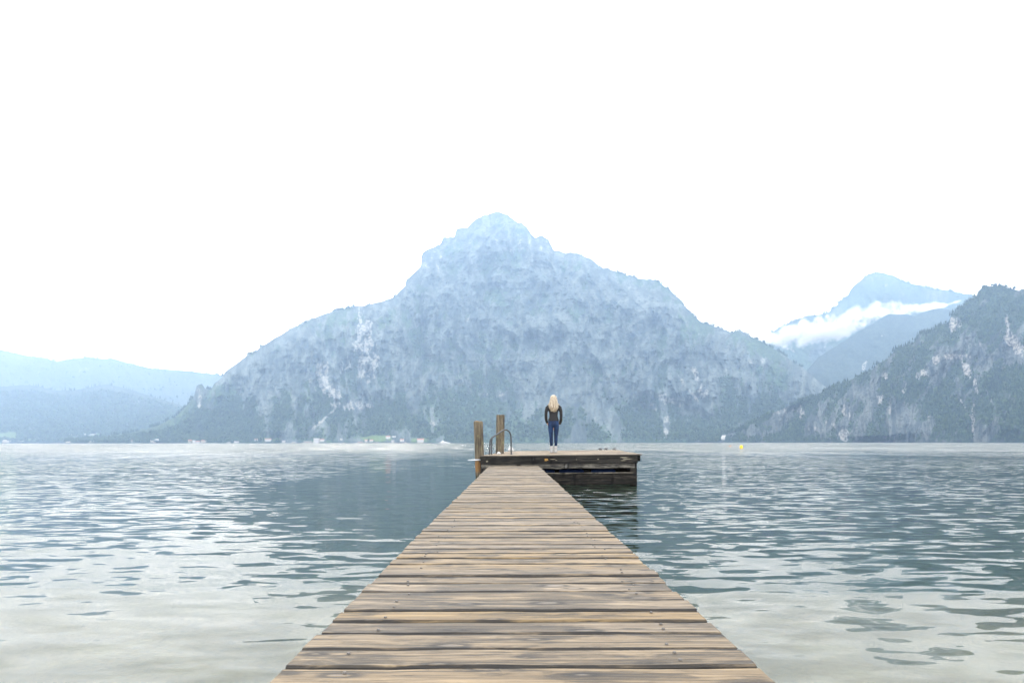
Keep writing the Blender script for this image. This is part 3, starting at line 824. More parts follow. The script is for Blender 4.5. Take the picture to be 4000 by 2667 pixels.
# ---- mooring piles
def pile_mat(name, moss_lo):
    t = NT(name)
    v1 = t.noise(t.coord((26, 26, 1.6)), 1.0, 5, 0.65, 0.5).outputs['Fac']
    v2 = t.noise(t.coord((7, 7, 1.1)), 1.0, 4, 0.6, 0.4).outputs['Fac']
    v3 = t.noise(t.coord((9, 9, 6)), 1.0, 4, 0.6).outputs['Fac']
    c = t.mix(t.mapr(v2, .35, .65), (0.085, 0.069, 0.046), (0.185, 0.15, 0.10))
    c = t.mix(t.math('MULTIPLY', t.mapr(v1, .47, .57), .9), c, (0.028, 0.026, 0.022))
    c = t.mix(t.math('MULTIPLY', t.mapr(v3, .56, .68), .5), c, (0.20, 0.20, 0.10))
    tc = t.n('ShaderNodeTexCoord'); sp = t.n('ShaderNodeSeparateXYZ'); t.l(tc.outputs['Object'], sp.inputs[0])
    z = t.math('ADD', sp.outputs['Z'], t.math('MULTIPLY', t.math('SUBTRACT', v3, .5), .25))
    band = t.math('MULTIPLY', t.mapr(z, .56, .48), t.mapr(z, .2, .34))
    if moss_lo: c = t.mix(t.math('MULTIPLY', band, t.mapr(v1, .62, .45, 0, .85)), c, (0.20, 0.10, 0.032))
    c = t.mix(t.math('MULTIPLY', t.mapr(z, .26, .1), .8), c, (0.03, 0.032, 0.02))
    t.bsdf(c, 0.85, 0.2, t.bump(t.math('MULTIPLY', v1, -1), 0.9, 0.02))
    return t.m
def mooring_pile(loc, r, top, lean, seed, mat):
    rr = random.Random(seed); n = 28
    base = [r * (1 + .06 * math.sin(3 * k / n * 6.283 + seed) + rr.uniform(-.05, .05)) for k in range(n)]
    rings = []
    zs = [-5, 0, .3, .6, .9, 1.1, top - .03, top - .008, top]
    for z in zs:
        f = 1.0 - .02 * max(z, 0)
        if z == top: f *= .90
        if z == top - .008: f *= .97
        rings.append([Vector((lean[0] * max(z, 0) + math.cos(k / n * 6.283) * base[k] * f + rr.uniform(-.002, .002), lean[1] * max(z, 0) + math.sin(k / n * 6.283) * base[k] * f, z + (rr.uniform(-.008, .008) if z >= top - .01 else 0))) for k in range(n)])
    bm = bmesh.new(); loft(bm, rings)
    return obj('mooring_pile', bm_mesh('mooring_pile', bm, mat, True), None, loc)
p1 = mooring_pile((-0.788, 16.48, 0), 0.113, CAMZ + (VY - 1645) / F * 16.4, (-0.035, 0), 3, pile_mat('pile_wood_rusty', True))
tag(p1, 'cracked wooden pile with orange moss on top, nearest the walkway', 'pile', 'mooring piles')
m_moss = plain('orange_moss', (0.36, 0.17, 0.04), 0.95, 0.1, 0.5, 40)
bm = bmesh.new(); rr_ = random.Random(4)
tz = CAMZ + (VY - 1645) / F * 16.4
tx = -0.035 * tz
f_ = [Vector((tx + math.cos(k / 18 * 6.283) * .092 * rr_.uniform(.7, 1.05), math.sin(k / 18 * 6.283) * .092 * rr_.uniform(.7, 1.05), tz + rr_.uniform(.0, .012))) for k in range(18)]
loft(bm, [[Vector((p.x, p.y, tz - .02)) for p in f_], f_])
obj('moss', bm_mesh('moss', bm, m_moss), p1)
p2d = 18.7
p2 = mooring_pile(((1950 - VX) / F * p2d, p2d, 0), 0.116, CAMZ + (VY - 1620) / F * p2d, (0.02, 0), 9, pile_mat('pile_wood_grey', False))
tag(p2, 'taller grey-brown wooden pile standing behind the bathing rail', 'pile', 'mooring piles')

# ---- bathing rail at the platform's edge
m_rail = plain('dark_painted_tube', (0.035, 0.038, 0.041), 0.4, 0.4, 0.25, 12, 0.1)
rl = empty('bathing_rail'); tag(rl, 'bent dark metal tube handrail at the left edge of the platform', 'handrail')
b0 = on_deck(0.10, 1.02); b1 = on_deck(0.62, 1.45)
def rp(s, z): return b0.lerp(b1, s) + Vector((0, 0, z))
path = [rp(0.0, -.02), rp(.02, .10), rp(.03, .24), rp(.04, .335), rp(.07, .385), rp(.13, .425), rp(.30, .49), rp(.50, .565), rp(.62, .608), rp(.72, .625), rp(.82, .612), rp(.91, .57), rp(.965, .50), rp(.985, .40), rp(.99, .2), rp(1.0, -.02)]
def smooth_path(p, k=4):
    out = []
    for i in range(len(p) - 1):
        a = p[max(i - 1, 0)]; b = p[i]; c = p[i + 1]; d = p[min(i + 2, len(p) - 1)]
        for j in range(k):
            t = j / k
            out.append(0.5 * ((2 * b) + (c - a) * t + (2 * a - 5 * b + 4 * c - d) * t * t + (-a + 3 * b - 3 * c + d) * t ** 3))
    out.append(p[-1]); return out
bm = bmesh.new(); tube_bm(bm, smooth_path(path), .0195, 12)
obj('rail_tube', bm_mesh('rail_tube', bm, m_rail, True), rl)
q0 = on_deck(0.155, 1.05)
bm = bmesh.new(); tube_bm(bm, smooth_path([q0 + Vector((0, 0, -.02)), q0 + Vector((.002, .005, .2)), q0 + Vector((.004, .008, .33)), rp(.12, .41)]), .0175, 12)
obj('rail_brace', bm_mesh('rail_brace', bm, m_rail, True), rl)
for b in (b0, b1, q0):
    bm = bmesh.new(); loft(bm, [ring(b.x, b.y, b.z - .006, .04, .04, 16), ring(b.x, b.y, b.z + .004, .04, .04, 16)])
    obj('foot_plate', bm_mesh('foot_plate', bm, m_rail), rl)

# ---- small things lying on the deck
m_white = plain('chalky_white', (0.42, 0.41, 0.39), 0.8, 0.3, 0.2, 14)
def lump(name, loc, s, mat, seed):
    bm = bmesh.new(); bmesh.ops.create_icosphere(bm, subdivisions=2, radius=1.0)
    r = random.Random(seed)
    for v in bm.verts:
        k = r.uniform(.82, 1.12)
        v.co = Vector((v.co.x * s[0] * k, v.co.y * s[1] * k, max(v.co.z * s[2] * k, -s[2] * .5)))
        v.co.x *= 1 - .35 * max(v.co.z / s[2], 0)
    return obj(name, bm_mesh(name, bm, mat, True), None, loc)
q = on_deck(0.26, 1.75); tag(lump('stone', q + Vector((0, 0, .02)), (.055, .05, .045), m_white, 1), 'small white stone at the foot of the taller pile', 'stone')
q = on_deck(0.12, 6.9); tag(lump('stone', q + Vector((0, 0, .05)), (.11, .09, .11), m_white, 2), 'white lump behind the bathing rail at the deck edge', 'stone')
m_iron = plain('dark_iron', (0.05, 0.048, 0.045), 0.5, 0.5, 0.2, 30, 0.4)
me_cl = None
for k, (px_, yy) in enumerate(((2345, 8.05), (2367, 8.0), (2400, 7.4))):
    lx = None
    best = min(range(0, 376), key=lambda i: abs(((M_plat @ Vector((i / 100, yy, 0))).x / (M_plat @ Vector((i / 100, yy, 0))).y) * F + VX - px_))
    w = on_deck(best / 100, yy)
    if me_cl is None:
        bm = bmesh.new()
        tube_bm(bm, [(-.08, 0, .045), (-.05, 0, .052), (0, 0, .05), (.05, 0, .055), (.075, 0, .07)], [.012, .018, .02, .018, .012], 8)
        tube_bm(bm, [(-.03, 0, -.005), (-.03, 0, .05)], .015, 8); tube_bm(bm, [(.03, 0, -.005), (.03, 0, .05)], .015, 8)
        me_cl = bm_mesh('cleat', bm, m_iron, True)
    o = obj('cleat', me_cl, None, w); o.rotation_euler = (0, 0, (.2, -.1, .4)[k])
    tag(o, ('leftmost of the three small dark cleats on the back deck edge', 'middle one of the three small dark cleats on the back deck edge', 'small dark cleat nearest the right deck corner')[k], 'cleat', 'cleats along the back of the deck')

# ================================================================== THE PERSON
def finish(name, bm, mat, parent, vox=0.009, smooth_it=6):
    """join overlapping closed forms into one skin"""
    bmesh.ops.recalc_face_normals(bm, faces=bm.faces)
    me = bpy.data.meshes.new(name + '_form'); bm.to_mesh(me); bm.free()
    tmp = bpy.data.objects.new(name + '_form', me); C.objects.link(tmp)
    md = tmp.modifiers.new('r', 'REMESH'); md.mode = 'VOXEL'; md.voxel_size = vox
    if smooth_it:
        sm = tmp.modifiers.new('s', 'SMOOTH'); sm.iterations = smooth_it; sm.factor = 0.5
    dg = bpy.context.evaluated_depsgraph_get(); dg.update()
    m2 = bpy.data.meshes.new_from_object(tmp.evaluated_get(dg))
    bpy.data.objects.remove(tmp); bpy.data.meshes.remove(me)
    m2.name = name; m2.materials.clear(); m2.materials.append(mat)
    m2.polygons.foreach_set('use_smooth', [True] * len(m2.polygons)); m2.update()
    return obj(name, m2, parent)
def limb(bm, pts, n=14):
    """pts: (x, y, z, rx, ry)"""
    loft(bm, [ring(x, y, z, rx, ry, n) for x, y, z, rx, ry in pts])
def arm_limb(bm, pts, n=12):
    P_ = [Vector(p[:3]) for p in pts]; tube_bm(bm, P_, [p[3] for p in pts], n)

m_skin = plain('skin', (0.42, 0.27, 0.20), 0.55, 0.4, 0.08, 20)
bm = bmesh.new()
limb(bm, [(0, .0, .74, .10, .075), (0, .0, .84, .135, .095), (0, 0, .95, .115, .085), (0, 0, 1.05, .105, .075), (0, 0, 1.18, .13, .085), (0, 0, 1.29, .15, .08), (0, 0, 1.335, .10, .06), (0, .0, 1.36, .05, .05), (0, .01, 1.42, .048, .05)])
limb(bm, [(0, .01, 1.39, .035, .04), (0, .02, 1.405, .055, .065), (0, .02, 1.45, .068, .086), (0, .015, 1.51, .074, .095), (0, .01, 1.56, .066, .085), (0, .01, 1.592, .038, .05)])
arm_limb(bm, [(0, .10, 1.475, .012), (0, .122, 1.462, .013), (0, .105, 1.452, .012)])           # nose
for s in (-1, 1):
    arm_limb(bm, [(s * .072, .01, 1.50, .010), (s * .083, .002, 1.485, .014), (s * .076, .008, 1.465, .009)])   # ear
    limb(bm, [(s * .068, 0, .80, .078, .085), (s * .070, 0, .65, .066, .072), (s * .068, .005, .47, .047, .052), (s * .066, 0, .40, .044, .05), (s * .064, -.012, .31, .046, .05), (s * .062, -.005, .16, .032, .036), (s * .062, 0, .07, .033, .042)])
    arm_limb(bm, [(s * .055, .08, .035, .03), (s * .058, .0, .035, .034), (s * .06, -.03, .06, .03)])
    arm_limb(bm, [(s * .13, 0, 1.30, .05), (s * .185, -.01, 1.24, .042), (s * .205, -.025, 1.06, .035), (s * .195, .01, .93, .030), (s * .175, .05, .865, .023)])
    # hand half in the jacket pocket: palm, four fingers and a thumb
    arm_limb(bm, [(s * .175, .05, .87, .024), (s * .168, .066, .835, .030), (s * .163, .078, .805, .026)])
    for k in range(4):
        oy = .052 + k * .016; ln = (.05, .058, .055, .042)[k]
        arm_limb(bm, [(s * .163, oy, .812, .0095), (s * .160, oy + .006, .812 - ln * .5, .009), (s * .150, oy + .010, .812 - ln, .0075)], 8)
    arm_limb(bm, [(s * .172, .088, .85, .010), (s * .168, .105, .83, .010), (s * .160, .112, .805, .008)], 8)
person = finish('person', bm, m_skin, None, 0.008, 4)
tag(person, 'long-haired person in black jacket and blue jeans standing on the platform', 'person')
# clothes
t_ = NT('black_leather_jacket')
nz_ = t_.noise(t_.coord((9, 9, 26)), 1.0, 4, .6, .8).outputs['Fac']
t_.bsdf(t_.mix(nz_, (0.007, 0.007, 0.007), (0.022, 0.021, 0.021)), t_.mapr(nz_, .3, .7, .5, .75), .2, t_.bump(nz_, .8, .02))
m_jacket = t_.m
bm = bmesh.new()
limb(bm, [(0, 0, .885, .148, .108), (0, 0, .93, .146, .106), (0, 0, 1.0, .122, .096), (0, 0, 1.06, .116, .090), (0, 0, 1.14, .128, .096), (0, 0, 1.22, .160, .104), (0, -.003, 1.28, .178, .098), (0, -.003, 1.315, .150, .082), (0, 0, 1.345, .085, .07), (0, .005, 1.385, .066, .068)], 24)
for s in (-1, 1):
    arm_limb(bm, [(s * .120, 0, 1.285, .068), (s * .172, -.006, 1.252, .062), (s * .204, -.020, 1.16, .047), (s * .212, -.030, 1.06, .042), (s * .211, -.012, .98, .040), (s * .204, .016, .90 - .012 * s, .039), (s * .186, .045, .850 - .018 * s, .035), (s * .174, .062, .815 - .018 * s, .031)], 16)
finish('jacket', bm, m_jacket, person, 0.009, 4)
t_ = NT('blue_denim')
nz_ = t_.noise(t_.coord((14, 14, 40)), 1.0, 4, .6, .5).outputs['Fac']
n2_ = t_.noise(t_.coord((6, 6, 3)), 1.0, 3).outputs['Fac']
t_.bsdf(t_.mix(t_.mapr(n2_, .4, .65), t_.mix(nz_, (0.005, 0.009, 0.023), (0.010, 0.021, 0.053)), (0.014, 0.036, 0.092)), .85, .2, t_.bump(nz_, .6, .01))
m_denim = t_.m
bm = bmesh.new()
limb(bm, [(0, 0, .915, .136, .098), (0, -.003, .86, .146, .106), (0, -.012, .80, .152, .118), (0, -.012, .755, .145, .112), (0, -.005, .715, .10, .09)], 24)
for s in (-1, 1):
    limb(bm, [(s * .074, -.012, .80, .080, .105), (s * .079, -.010, .70, .074, .092), (s * .076, -.002, .60, .067, .078), (s * .070, .004, .48, .053, .060), (s * .067, .002, .42, .050, .056), (s * .066, -.012, .33, .050, .056), (s * .063, -.008, .22, .041, .046), (s * .060, 0, .14, .037, .042)], 18)
finish('jeans', bm, m_denim, person, 0.008, 4)
t_ = NT('grey_knit')
nz_ = t_.noise(t_.coord((60, 60, 90)), 1.0, 3).outputs['Fac']
t_.bsdf(t_.mix(nz_, (0.20, 0.195, 0.185), (0.46, 0.45, 0.43)), .95, .1, t_.bump(nz_, .9, .01))
m_knit = t_.m
m_sole = plain('boot_sole', (0.16, 0.14, 0.12), .8, .3)
for s in (-1, 1):
    bm = bmesh.new()
    cx = s * .055
    limb(bm, [(cx, .0, .012, .044, .062), (cx, .005, .04, .047, .066), (cx, .0, .075, .046, .058), (cx, 0, .115, .043, .050), (cx, 0, .15, .044, .05), (cx, 0, .17, .046, .052), (cx, 0, .183, .043, .05)], 18)
    arm_limb(bm, [(cx, .0, .045, .044), (cx, .07, .042, .042), (cx, .13, .036, .036), (cx, .16, .033, .026)], 14)
    b = finish('boot', bm, m_knit, person, 0.007, 3)
    bm = bmesh.new()
    limb(bm, [(cx, 0, .112, .049, .056), (cx, 0, .125, .053, .060), (cx, 0, .150, .054, .061), (cx, 0, .182, .052, .058), (cx, 0, .192, .047, .053)], 18)
    obj('cuff', bm_mesh('cuff', bm, m_knit, True), b)
    bm = bmesh.new()
    prof_ = [(-.05, -.065), (.05, -.065), (.056, 0), (.055, .12), (.03, .19), (-.03, .19), (-.055, .12), (-.056, 0)]
    loft(bm, [[Vector((cx + x * .93, y_, 0.0)) for x, y_ in prof_], [Vector((cx + x * .93, y_, .016)) for x, y_ in prof_]])
    obj('sole', bm_mesh('sole', bm, m_sole), b)
# long blonde hair: a cap with locks falling over the back
t_ = NT('blonde_hair')
nz_ = t_.noise(t_.coord((95, 95, 2.0)), 1.0, 4, .6, .2).outputs['Fac']
n2_ = t_.noise(t_.coord((38, 38, 1.2)), 1.0, 2).outputs['Fac']
hc_ = t_.mix(t_.mapr(nz_, .38, .62), (0.17, 0.12, 0.065), (0.50, 0.43, 0.32))
hc_ = t_.mix(t_.math('MULTIPLY', t_.mapr(n2_, .55, .68), .6), hc_, (0.16, 0.10, 0.045))
t_.bsdf(hc_, .42, .5, t_.bump(nz_, .8, .01))
m_hair = t_.m
bm = bmesh.new(); n = 64; rings = []
hr = random.Random(5)
gro = [hr.uniform(-1, 1) for _ in range(n)]
prof_ = [(1.618, .012, .014, .005), (1.610, .040, .05, .004), (1.585, .068, .085, .0), (1.545, .086, .104, -.004), (1.49, .094, .108, -.012), (1.43, .102, .098, -.022), (1.37, .118, .085, -.034), (1.31, .128, .070, -.050), (1.25, .112, .052, -.068), (1.20, .088, .036, -.078), (1.165, .066, .022, -.082)]
for i, (z, rx, ry, cy_) in enumerate(prof_):
    rg = []
    for k in range(n):
        a = k / n * 2 * math.pi
        g_k = .035 + .05 * (i / len(prof_))
        m = 1 + g_k * gro[k] + .03 * math.sin(9 * a + i * .25)
        p = Vector((rx * math.cos(a) * m, cy_ + ry * math.sin(a) * m, z))
        if i >= 8: p.z += hr.uniform(-.03, .02)
        if p.y > 0.055 and z < 1.57: p.y = 0.055 if z > 1.36 else min(p.y, 0.0)
        rg.append(p)
    rings.append(rg)
loft(bm, list(reversed(rings)))
hair = obj('hair', bm_mesh('hair', bm, m_hair, True), person)
for k in range(26):            # separate locks and ends
    a = math.pi + math.pi * (k + .5) / 26
    x0 = .098 * math.cos(a); y0 = .10 * math.sin(a) - .012
    x1 = (.118 + hr.uniform(-.015, .012)) * math.cos(a); ln = hr.uniform(1.13, 1.24) + .05 * abs(math.cos(a))
    bm = bmesh.new()
    tube_bm(bm, smooth_path([Vector((x0 * .75, y0 * .8, 1.575)), Vector((x0, y0 - .002, 1.47)), Vector((x0 * 1.14, -.03 + .085 * math.sin(a), 1.36)), Vector((x1, -.058 + .062 * math.sin(a), 1.28)), Vector((x1 * .84 + hr.uniform(-.012, .012), -.085 + .03 * math.sin(a), ln))], 3),
            [.009] * 3 + [.011] * 4 + [.011] * 3 + [.008, .006, .003], 6)
    obj('lock', bm_mesh('lock', bm, m_hair, True), hair)
for s, dz in ((-1, 0), (1, .01)):  # strands lying over the shoulders
    bm = bmesh.new()
    tube_bm(bm, smooth_path([Vector((s * .078, .02, 1.47)), Vector((s * .105, .02, 1.39)), Vector((s * .145, .015, 1.335 + dz)), Vector((s * .172, .035, 1.30)), Vector((s * .165, .07, 1.22))], 3), [.014, .017, .018, .019, .019, .018, .017, .016, .014, .012, .010, .008, .005], 8)
    obj('lock', bm_mesh('lock', bm, m_hair, True), hair)
pd = 19.35
loc = None
for i in range(0, 3750, 5):     # stand on the deck where the photo shows the boots
    v = M_plat @ Vector((i / 1000, 3.1, 0))
    if (v.x / v.y) * F + VX >= 2162: loc = on_deck(i / 1000, 3.1); break
person.location = loc - Vector((0, 0, .002))
person.rotation_euler = (0, 0, math.radians(-2))

# ================================================================== FAR SHORE
m_wall = plain('render_white', (0.46, 0.45, 0.43), .9, .2, .06, 1)
m_wallb = plain('render_beige', (0.36, 0.33, 0.27), .9, .2, .06, 1)
m_roofp = plain('roof_pale', (0.42, 0.41, 0.40), .9, .2, .1, 1)
m_roofr = plain('roof_red', (0.33, 0.17, 0.12), .9, .2, .15, 1)
m_roofg = plain('roof_grey', (0.20, 0.20, 0.21), .9, .2, .15, 1)
def ground_at(ters, px_, py_):
    best = None
    for ter in ters:
        if px_ < ter['px'][0] or px_ > ter['px'][-1]: continue
        c = int(np.argmin(np.abs(ter['px'] - px_)))
        r = int(np.argmin(np.abs(ter['PY'][:, c] - py_)))
        err = abs(ter['PY'][r, c] - py_)
        v = ter['V'][r, c]
        if err < 6 and (best is None or v[1] < best[1]): best = v
    return best
def house(px_, py_, wpx, hpx, label, group, wall=m_wall, roof=m_roofg, flat=False, yaw=0.0, name='house', cat='house'):
    v = ground_at((MAIN, LFRONT), px_, py_ + hpx * .5)
    if v is None: return
    D = v[1]; W = wpx / F * D; H = hpx / F * D
    e = empty(name, (px_ - VX) / F * D and Vector(((px_ - VX) / F * D, D - 4, max(v[2], 0.3) - 0.5)), (0, 0, yaw))
    d = max(W * .6, 7)
    wh = H * (.92 if flat else .58)
    obj('wall', bm_mesh('wall', box(-W / 2, W / 2, -d / 2, d / 2, -3, wh), wall), e)
    bm = bmesh.new()
    ov = W * .06
    if flat:
        box_bm(bm, -W / 2 - ov, W / 2 + ov, -d / 2 - ov, d / 2 + ov, wh + .01, H)
    else:
        a = [Vector((-W / 2 - ov, -d / 2 - ov, wh + .01)), Vector((-W / 2 - ov, d / 2 + ov, wh + .01)), Vector((-W / 2 - ov, 0, H + .01))]
        loft(bm, [a, [Vector((-p.x, p.y, p.z)) for p in a]])
    obj('roof', bm_mesh('roof', bm, roof), e)
    if W > 8:
        for k in range(max(2, int(W / 4))):
            x = -W / 2 + W * (k + .5) / max(2, int(W / 4))
            obj('window', bm_mesh('window', box(x - .7, x + .7, -d / 2 - .05, -d / 2 + .02, wh * .35, wh * .75), m_roofg), e)
    tag(e, label, cat, group)
rb = random.Random(9)
HOUSES = [
 # px, py(centre), width, height, label, group, wall, roof, flat
 (28, 1719, 22, 9, 'pale cottage near the left edge of the far shore', None, m_wallb, m_roofp, 0),
 (85, 1716, 20, 10, 'small house with a reddish roof among trees by the left edge', None, m_wallb, m_roofr, 0),
 (303, 1714, 48, 6, 'long white hall below the row of small white houses', None, m_wall, m_roofp, 1),
 (355, 1694, 36, 6, 'long white building beside the row of small white houses on the hill', None, m_wall, m_roofp, 1),
 (319, 1719, 13, 6, 'white house just below the right end of the long white hall', None, m_wall, m_roofg, 0),
 (269, 1724, 14, 6, 'low pale house at the water left of the long white hall', None, m_wallb, m_roofp, 0),
 (362, 1721, 22, 9, 'beige house on the shore below the green meadow', None, m_wallb, m_roofp, 0),
 (394, 1718, 18, 7, 'white house at the foot of the green meadow', None, m_wall, m_roofr, 0),
 (484, 1710, 10, 5, 'lone pale hut on the right side of the green meadow', None, m_wall, m_roofg, 0),
 (527, 1719, 20, 9, 'white-gabled house alone right of the green meadow', None, m_wall, m_roofr, 0),
 (600, 1718, 16, 8, 'left house of the pair midway along the left shore', None, m_wallb, m_roofp, 0),
 (616, 1714, 10, 6, 'right and higher house of the pair midway along the left shore', None, m_wall, m_roofp, 0),
 (744, 1719, 12, 10, 'narrow pale house at the left of four shore houses', None, m_wallb, m_roofr, 0),
 (760, 1720, 8, 8, 'slim banded house second of four shore houses', None, m_wall, m_roofg, 1),
 (775, 1722, 14, 7, 'bright white house third of four shore houses', None, m_wall, m_roofr, 0),
 (800, 1720, 20, 8, 'broad house at the right of four shore houses', None, m_wallb, m_roofr, 0),
 (896, 1725, 11, 5, 'tiny white boathouse at the waterline under dense trees', None, m_wall, m_roofg, 0),
 (922, 1721, 8, 6, 'left one of two tiny white cabins under dense trees', None, m_wall, m_roofg, 0),
 (931, 1722, 8, 5, 'right one of two tiny white cabins under dense trees', None, m_wall, m_roofg, 0),
 (1003, 1714, 12, 6, 'pale house at the left end of the small central meadow', None, m_wall, m_roofr, 0),
 (1049, 1714, 22, 8, 'white house in the middle of the small central meadow', None, m_wall, m_roofr, 0),
 (1110, 1721, 12, 6, 'small grey-roofed house right of the small central meadow', None, m_wall, m_roofg, 0),
 (1150, 1726, 14, 5, 'low pale boathouse at the waterline left of the hotel', None, m_wallb, m_roofp, 0),
 (1204, 1725, 30, 8, 'long low building on the shore beside the terraced hotel', None, m_wallb, m_roofp, 1),
 (1238, 1718, 20, 16, 'tall terraced white hotel on the shore', None, m_wall, m_roofp, 1),
 (1260, 1717, 14, 7, 'white house directly right of the terraced hotel', None, m_wall, m_roofr, 0),
 (1333, 1712, 10, 5, 'tiny house in the trees between hotel and large meadow', None, m_wall, m_roofg, 0),
 (1408, 1726, 16, 5, 'brownish boathouse at the waterline below the large meadow', None, m_wallb, m_roofr, 0),
 (1432, 1717, 11, 7, 'left one of two small houses under the large meadow', None, m_wall, m_roofr, 0),
 (1452, 1717, 12, 7, 'right one of two small houses under the large meadow', None, m_wall, m_roofr, 0),
 (1473, 1725, 14, 5, 'low pale house at the shore under the large meadow', None, m_wallb, m_roofg, 0),
 (1517, 1704, 16, 9, 'white house with reddish roof high on the large meadow', None, m_wall, m_roofr, 0),
 (1540, 1703, 13, 4, 'flat white shed beside the house high on the large meadow', None, m_wall, m_roofp, 1),
 (1535, 1722, 12, 8, 'pale chalet near the water under the flat white shed', None, m_wall, m_roofg, 0),
 (1571, 1715, 14, 8, 'white gabled house on the right part of the large meadow', None, m_wall, m_roofr, 0),
 (1643, 1719, 24, 12, 'big white chalet at the right end of the shore houses', None, m_wall, m_roofr, 0),
]
for i, (hx, hw) in enumerate(((269, 8), (282, 9), (293, 6), (306, 11), (319, 8))):
    HOUSES.append((hx, 1695, hw, 5, ('leftmost', 'second from left', 'third from left', 'fourth from left', 'rightmost')[i] + ' in the row of five small white houses on the left hillside', 'row of white houses on the hillside', m_wall, m_roofp, i % 2))
for (px_, py_, w_, h_, lb, gr, wm, rm, fl) in HOUSES:
    house(px_, py_, w_, h_, lb, gr or 'houses along the far shore', wm, rm, bool(fl), rb.uniform(-.3, .3))

# ---- motor yacht, buoys, pale rock slab at the shore
m_gel = plain('white_gelcoat', (0.62, 0.61, 0.60), .3, .5, .03, 1)
m_glass = plain('dark_glass', (0.05, 0.06, 0.07), .1, .6, .1, 2)
bd = 880.0
boat = empty('motor_yacht', ((1735 - VX) / F * bd, bd, 0)); tag(boat, 'white motor yacht on the water before the far shore', 'boat')
bm = bmesh.new(); rings = []
for i, (x, w, k) in enumerate(((-6.4, 1.7, .9), (-4, 2.0, 1.0), (0, 2.1, 1.1), (3, 1.7, 1.25), (5.2, .9, 1.4), (6.7, .05, 1.55))):
    rings.append([Vector((x, -w, k)), Vector((x - .1, -w * .75, -.3)), Vector((x - .15, 0, -.5)), Vector((x - .1, w * .75, -.3)), Vector((x, w, k))])
loft(bm, rings); obj('hull', bm_mesh('hull', bm, m_gel), boat)
bm = bmesh.new()
loft(bm, [[Vector((-4.6, -1.6, 1.0)), Vector((3.4, -1.4, 1.2)), Vector((3.4, 1.4, 1.2)), Vector((-4.6, 1.6, 1.0))], [Vector((-4.2, -1.4, 2.1)), Vector((1.6, -1.2, 2.2)), Vector((1.6, 1.2, 2.2)), Vector((-4.2, 1.4, 2.1))]])
cab = obj('cabin', bm_mesh('cabin', bm, m_gel), boat)
obj('window', bm_mesh('window', box(-3.4, 1.2, -1.56, -1.44, 1.45, 1.85), m_glass), cab)
bm = bmesh.new()
loft(bm, [[Vector((-2.9, -1.2, 2.1)), Vector((0.0, -1.1, 2.15)), Vector((0.0, 1.1, 2.15)), Vector((-2.9, 1.2, 2.1))], [Vector((-3.1, -1.0, 3.6)), Vector((-.9, -.9, 3.6)), Vector((-.9, .9, 3.6)), Vector((-3.1, 1.0, 3.6))]])
obj('flybridge', bm_mesh('flybridge', bm, m_gel), boat)
bm = bmesh.new(); tube_bm(bm, [(-2.6, 0, 3.5), (-2.8, 0, 4.6)], [.09, .04], 8); obj('mast', bm_mesh('mast', bm, m_gel), boat)

def buoy(px_, d, r, h, col, label):
    m = plain('buoy_' + label.split()[0], col, .45, .5, .1, 5)
    e = empty('buoy', ((px_ - VX) / F * d, d, 0)); tag(e, label, 'buoy')
    bm = bmesh.new(); loft(bm, [ring(0, 0, z, a * r, a * r, 18) for z, a in ((-.25 * h, .7), (-.1 * h, .95), (.0, 1), (.75 * h, 1), (.92 * h, .9), (h, .6))])
    obj('float', bm_mesh('float', bm, m, True), e)
    bm = bmesh.new(); tube_bm(bm, [(0, 0, h * .98), (0, 0, h * 1.12)], r * .12, 8); obj('lifting_eye', bm_mesh('lifting_eye', bm, m_iron, True), e)
buoy(2896, 106, .24, .52, (0.70, 0.46, 0.01), 'yellow barrel-shaped buoy floating right of the platform')
buoy(2852, 160, .17, .24, (0.75, 0.28, 0.03), 'small orange buoy farther out, left of the yellow buoy')

v = ground_at((RIGHT, MAIN), 2828, 1718)
D = v[1] - 12
def pt(px_, py_, dy=0): return Vector(((px_ - VX) / F * D, D + dy, CAMZ + (VY - py_) / F * D))
bm = bmesh.new()
f_ = [pt(2822, 1731), pt(2827, 1715), pt(2831, 1706), pt(2834, 1700), pt(2836, 1701), pt(2833, 1708), pt(2832, 1716), pt(2829, 1731)]
loft(bm, [[p + Vector((0, 30, 0)) for p in f_], f_])
tag(obj('rock_slab', bm_mesh('rock_slab', bm, m_white)), 'narrow white rock slab slanting into the water on the far right shore', 'rock')

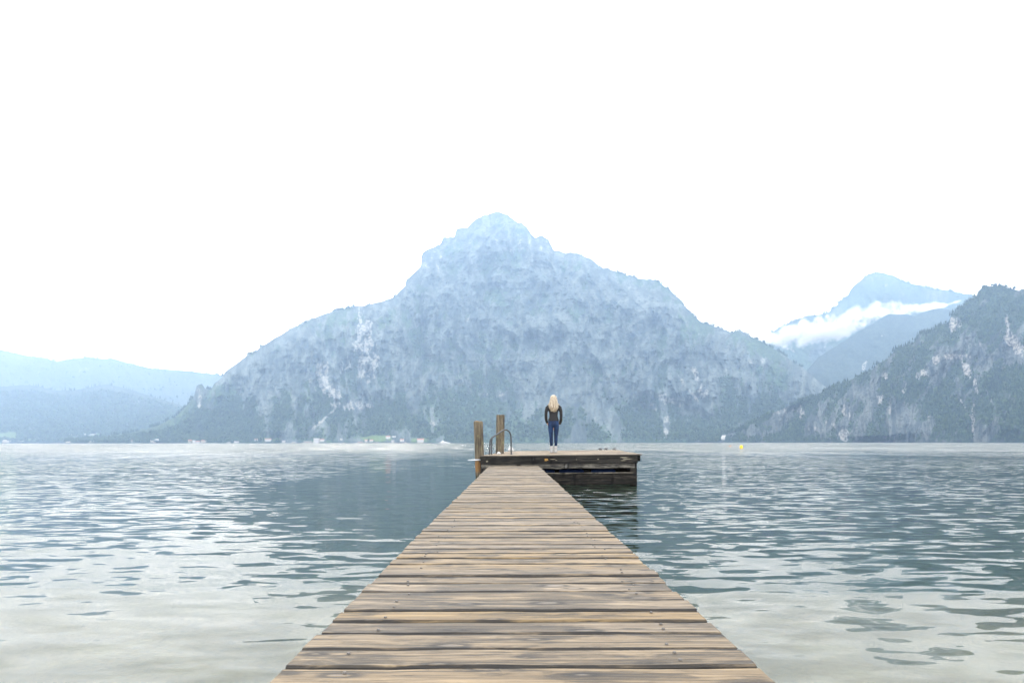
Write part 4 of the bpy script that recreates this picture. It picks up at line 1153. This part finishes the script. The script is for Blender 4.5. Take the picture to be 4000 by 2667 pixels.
# ---- cloud bank caught between the spur and the distant peak
t_ = NT('cloud_bank')
CX0, CX1 = 2930, 3720
CD = 3880.0
def cX(p): return (p - VX) / F * CD
def cZ(p): return CAMZ + (VY - p) / F * CD
tc_ = t_.n('ShaderNodeNewGeometry').outputs['Position']
sp_ = t_.n('ShaderNodeSeparateXYZ'); t_.l(tc_, sp_.inputs[0])
u_ = t_.mapr(sp_.outputs['X'], cX(CX0), cX(CX1), 0, 1, smooth=False)
def curve(pts, lo, hi):
    fc = t_.n('ShaderNodeFloatCurve'); cv = fc.mapping.curves[0]
    xs = [((p - CX0) / (CX1 - CX0), (v - lo) / (hi - lo)) for p, v in pts]
    cv.points[0].location = xs[0]; cv.points[1].location = xs[-1]
    for x in xs[1:-1]: cv.points.new(*x)
    fc.mapping.update()
    t_.l(u_, fc.inputs['Value'])
    return t_.math('MULTIPLY_ADD', fc.outputs[0], hi - lo, lo)
zc_ = curve([(2930, cZ(1345)), (3030, cZ(1325)), (3130, cZ(1302)), (3260, cZ(1285)), (3360, cZ(1250)), (3450, cZ(1212)), (3540, cZ(1215)), (3620, cZ(1205)), (3720, cZ(1188))], 480, 860)
rc_ = curve([(2930, 15), (3030, 55), (3130, 80), (3260, 84), (3360, 70), (3450, 55), (3540, 36), (3620, 26), (3720, 8)], 0, 150)
nz_ = t_.n('ShaderNodeTexNoise'); nz_.inputs['Scale'].default_value = 0.014; nz_.inputs['Detail'].default_value = 5; nz_.inputs['Roughness'].default_value = .6
t_.l(tc_, nz_.inputs['Vector'])
dz_ = t_.math('DIVIDE', t_.math('SUBTRACT', sp_.outputs['Z'], zc_), rc_)
dy_ = t_.math('DIVIDE', t_.math('SUBTRACT', sp_.outputs['Y'], CD), 110.0)
rad_ = t_.math('ADD', t_.math('MULTIPLY', dz_, dz_), t_.math('MULTIPLY', dy_, dy_))
den = t_.math('SUBTRACT', t_.math('MULTIPLY_ADD', nz_.outputs['Fac'], 6.0, -2.4), rad_)
den = t_.math('MULTIPLY', t_.mapr(den, 0.0, 0.9), 0.03)
vs_ = t_.n('ShaderNodeVolumePrincipled'); vs_.inputs['Color'].default_value = (.99, .995, 1, 1); vs_.inputs['Anisotropy'].default_value = .2
t_.l(den, vs_.inputs['Density']); t_.l(vs_.outputs[0], t_.out.inputs['Volume'])
o = obj('cloud_bank', bm_mesh('cloud_bank', box(cX(CX0), cX(CX1), CD - 150, CD + 150, cZ(1400), cZ(1130)), t_.m))
tag(o, 'bank of white cloud clinging below the distant peak', 'cloud', kind='stuff')
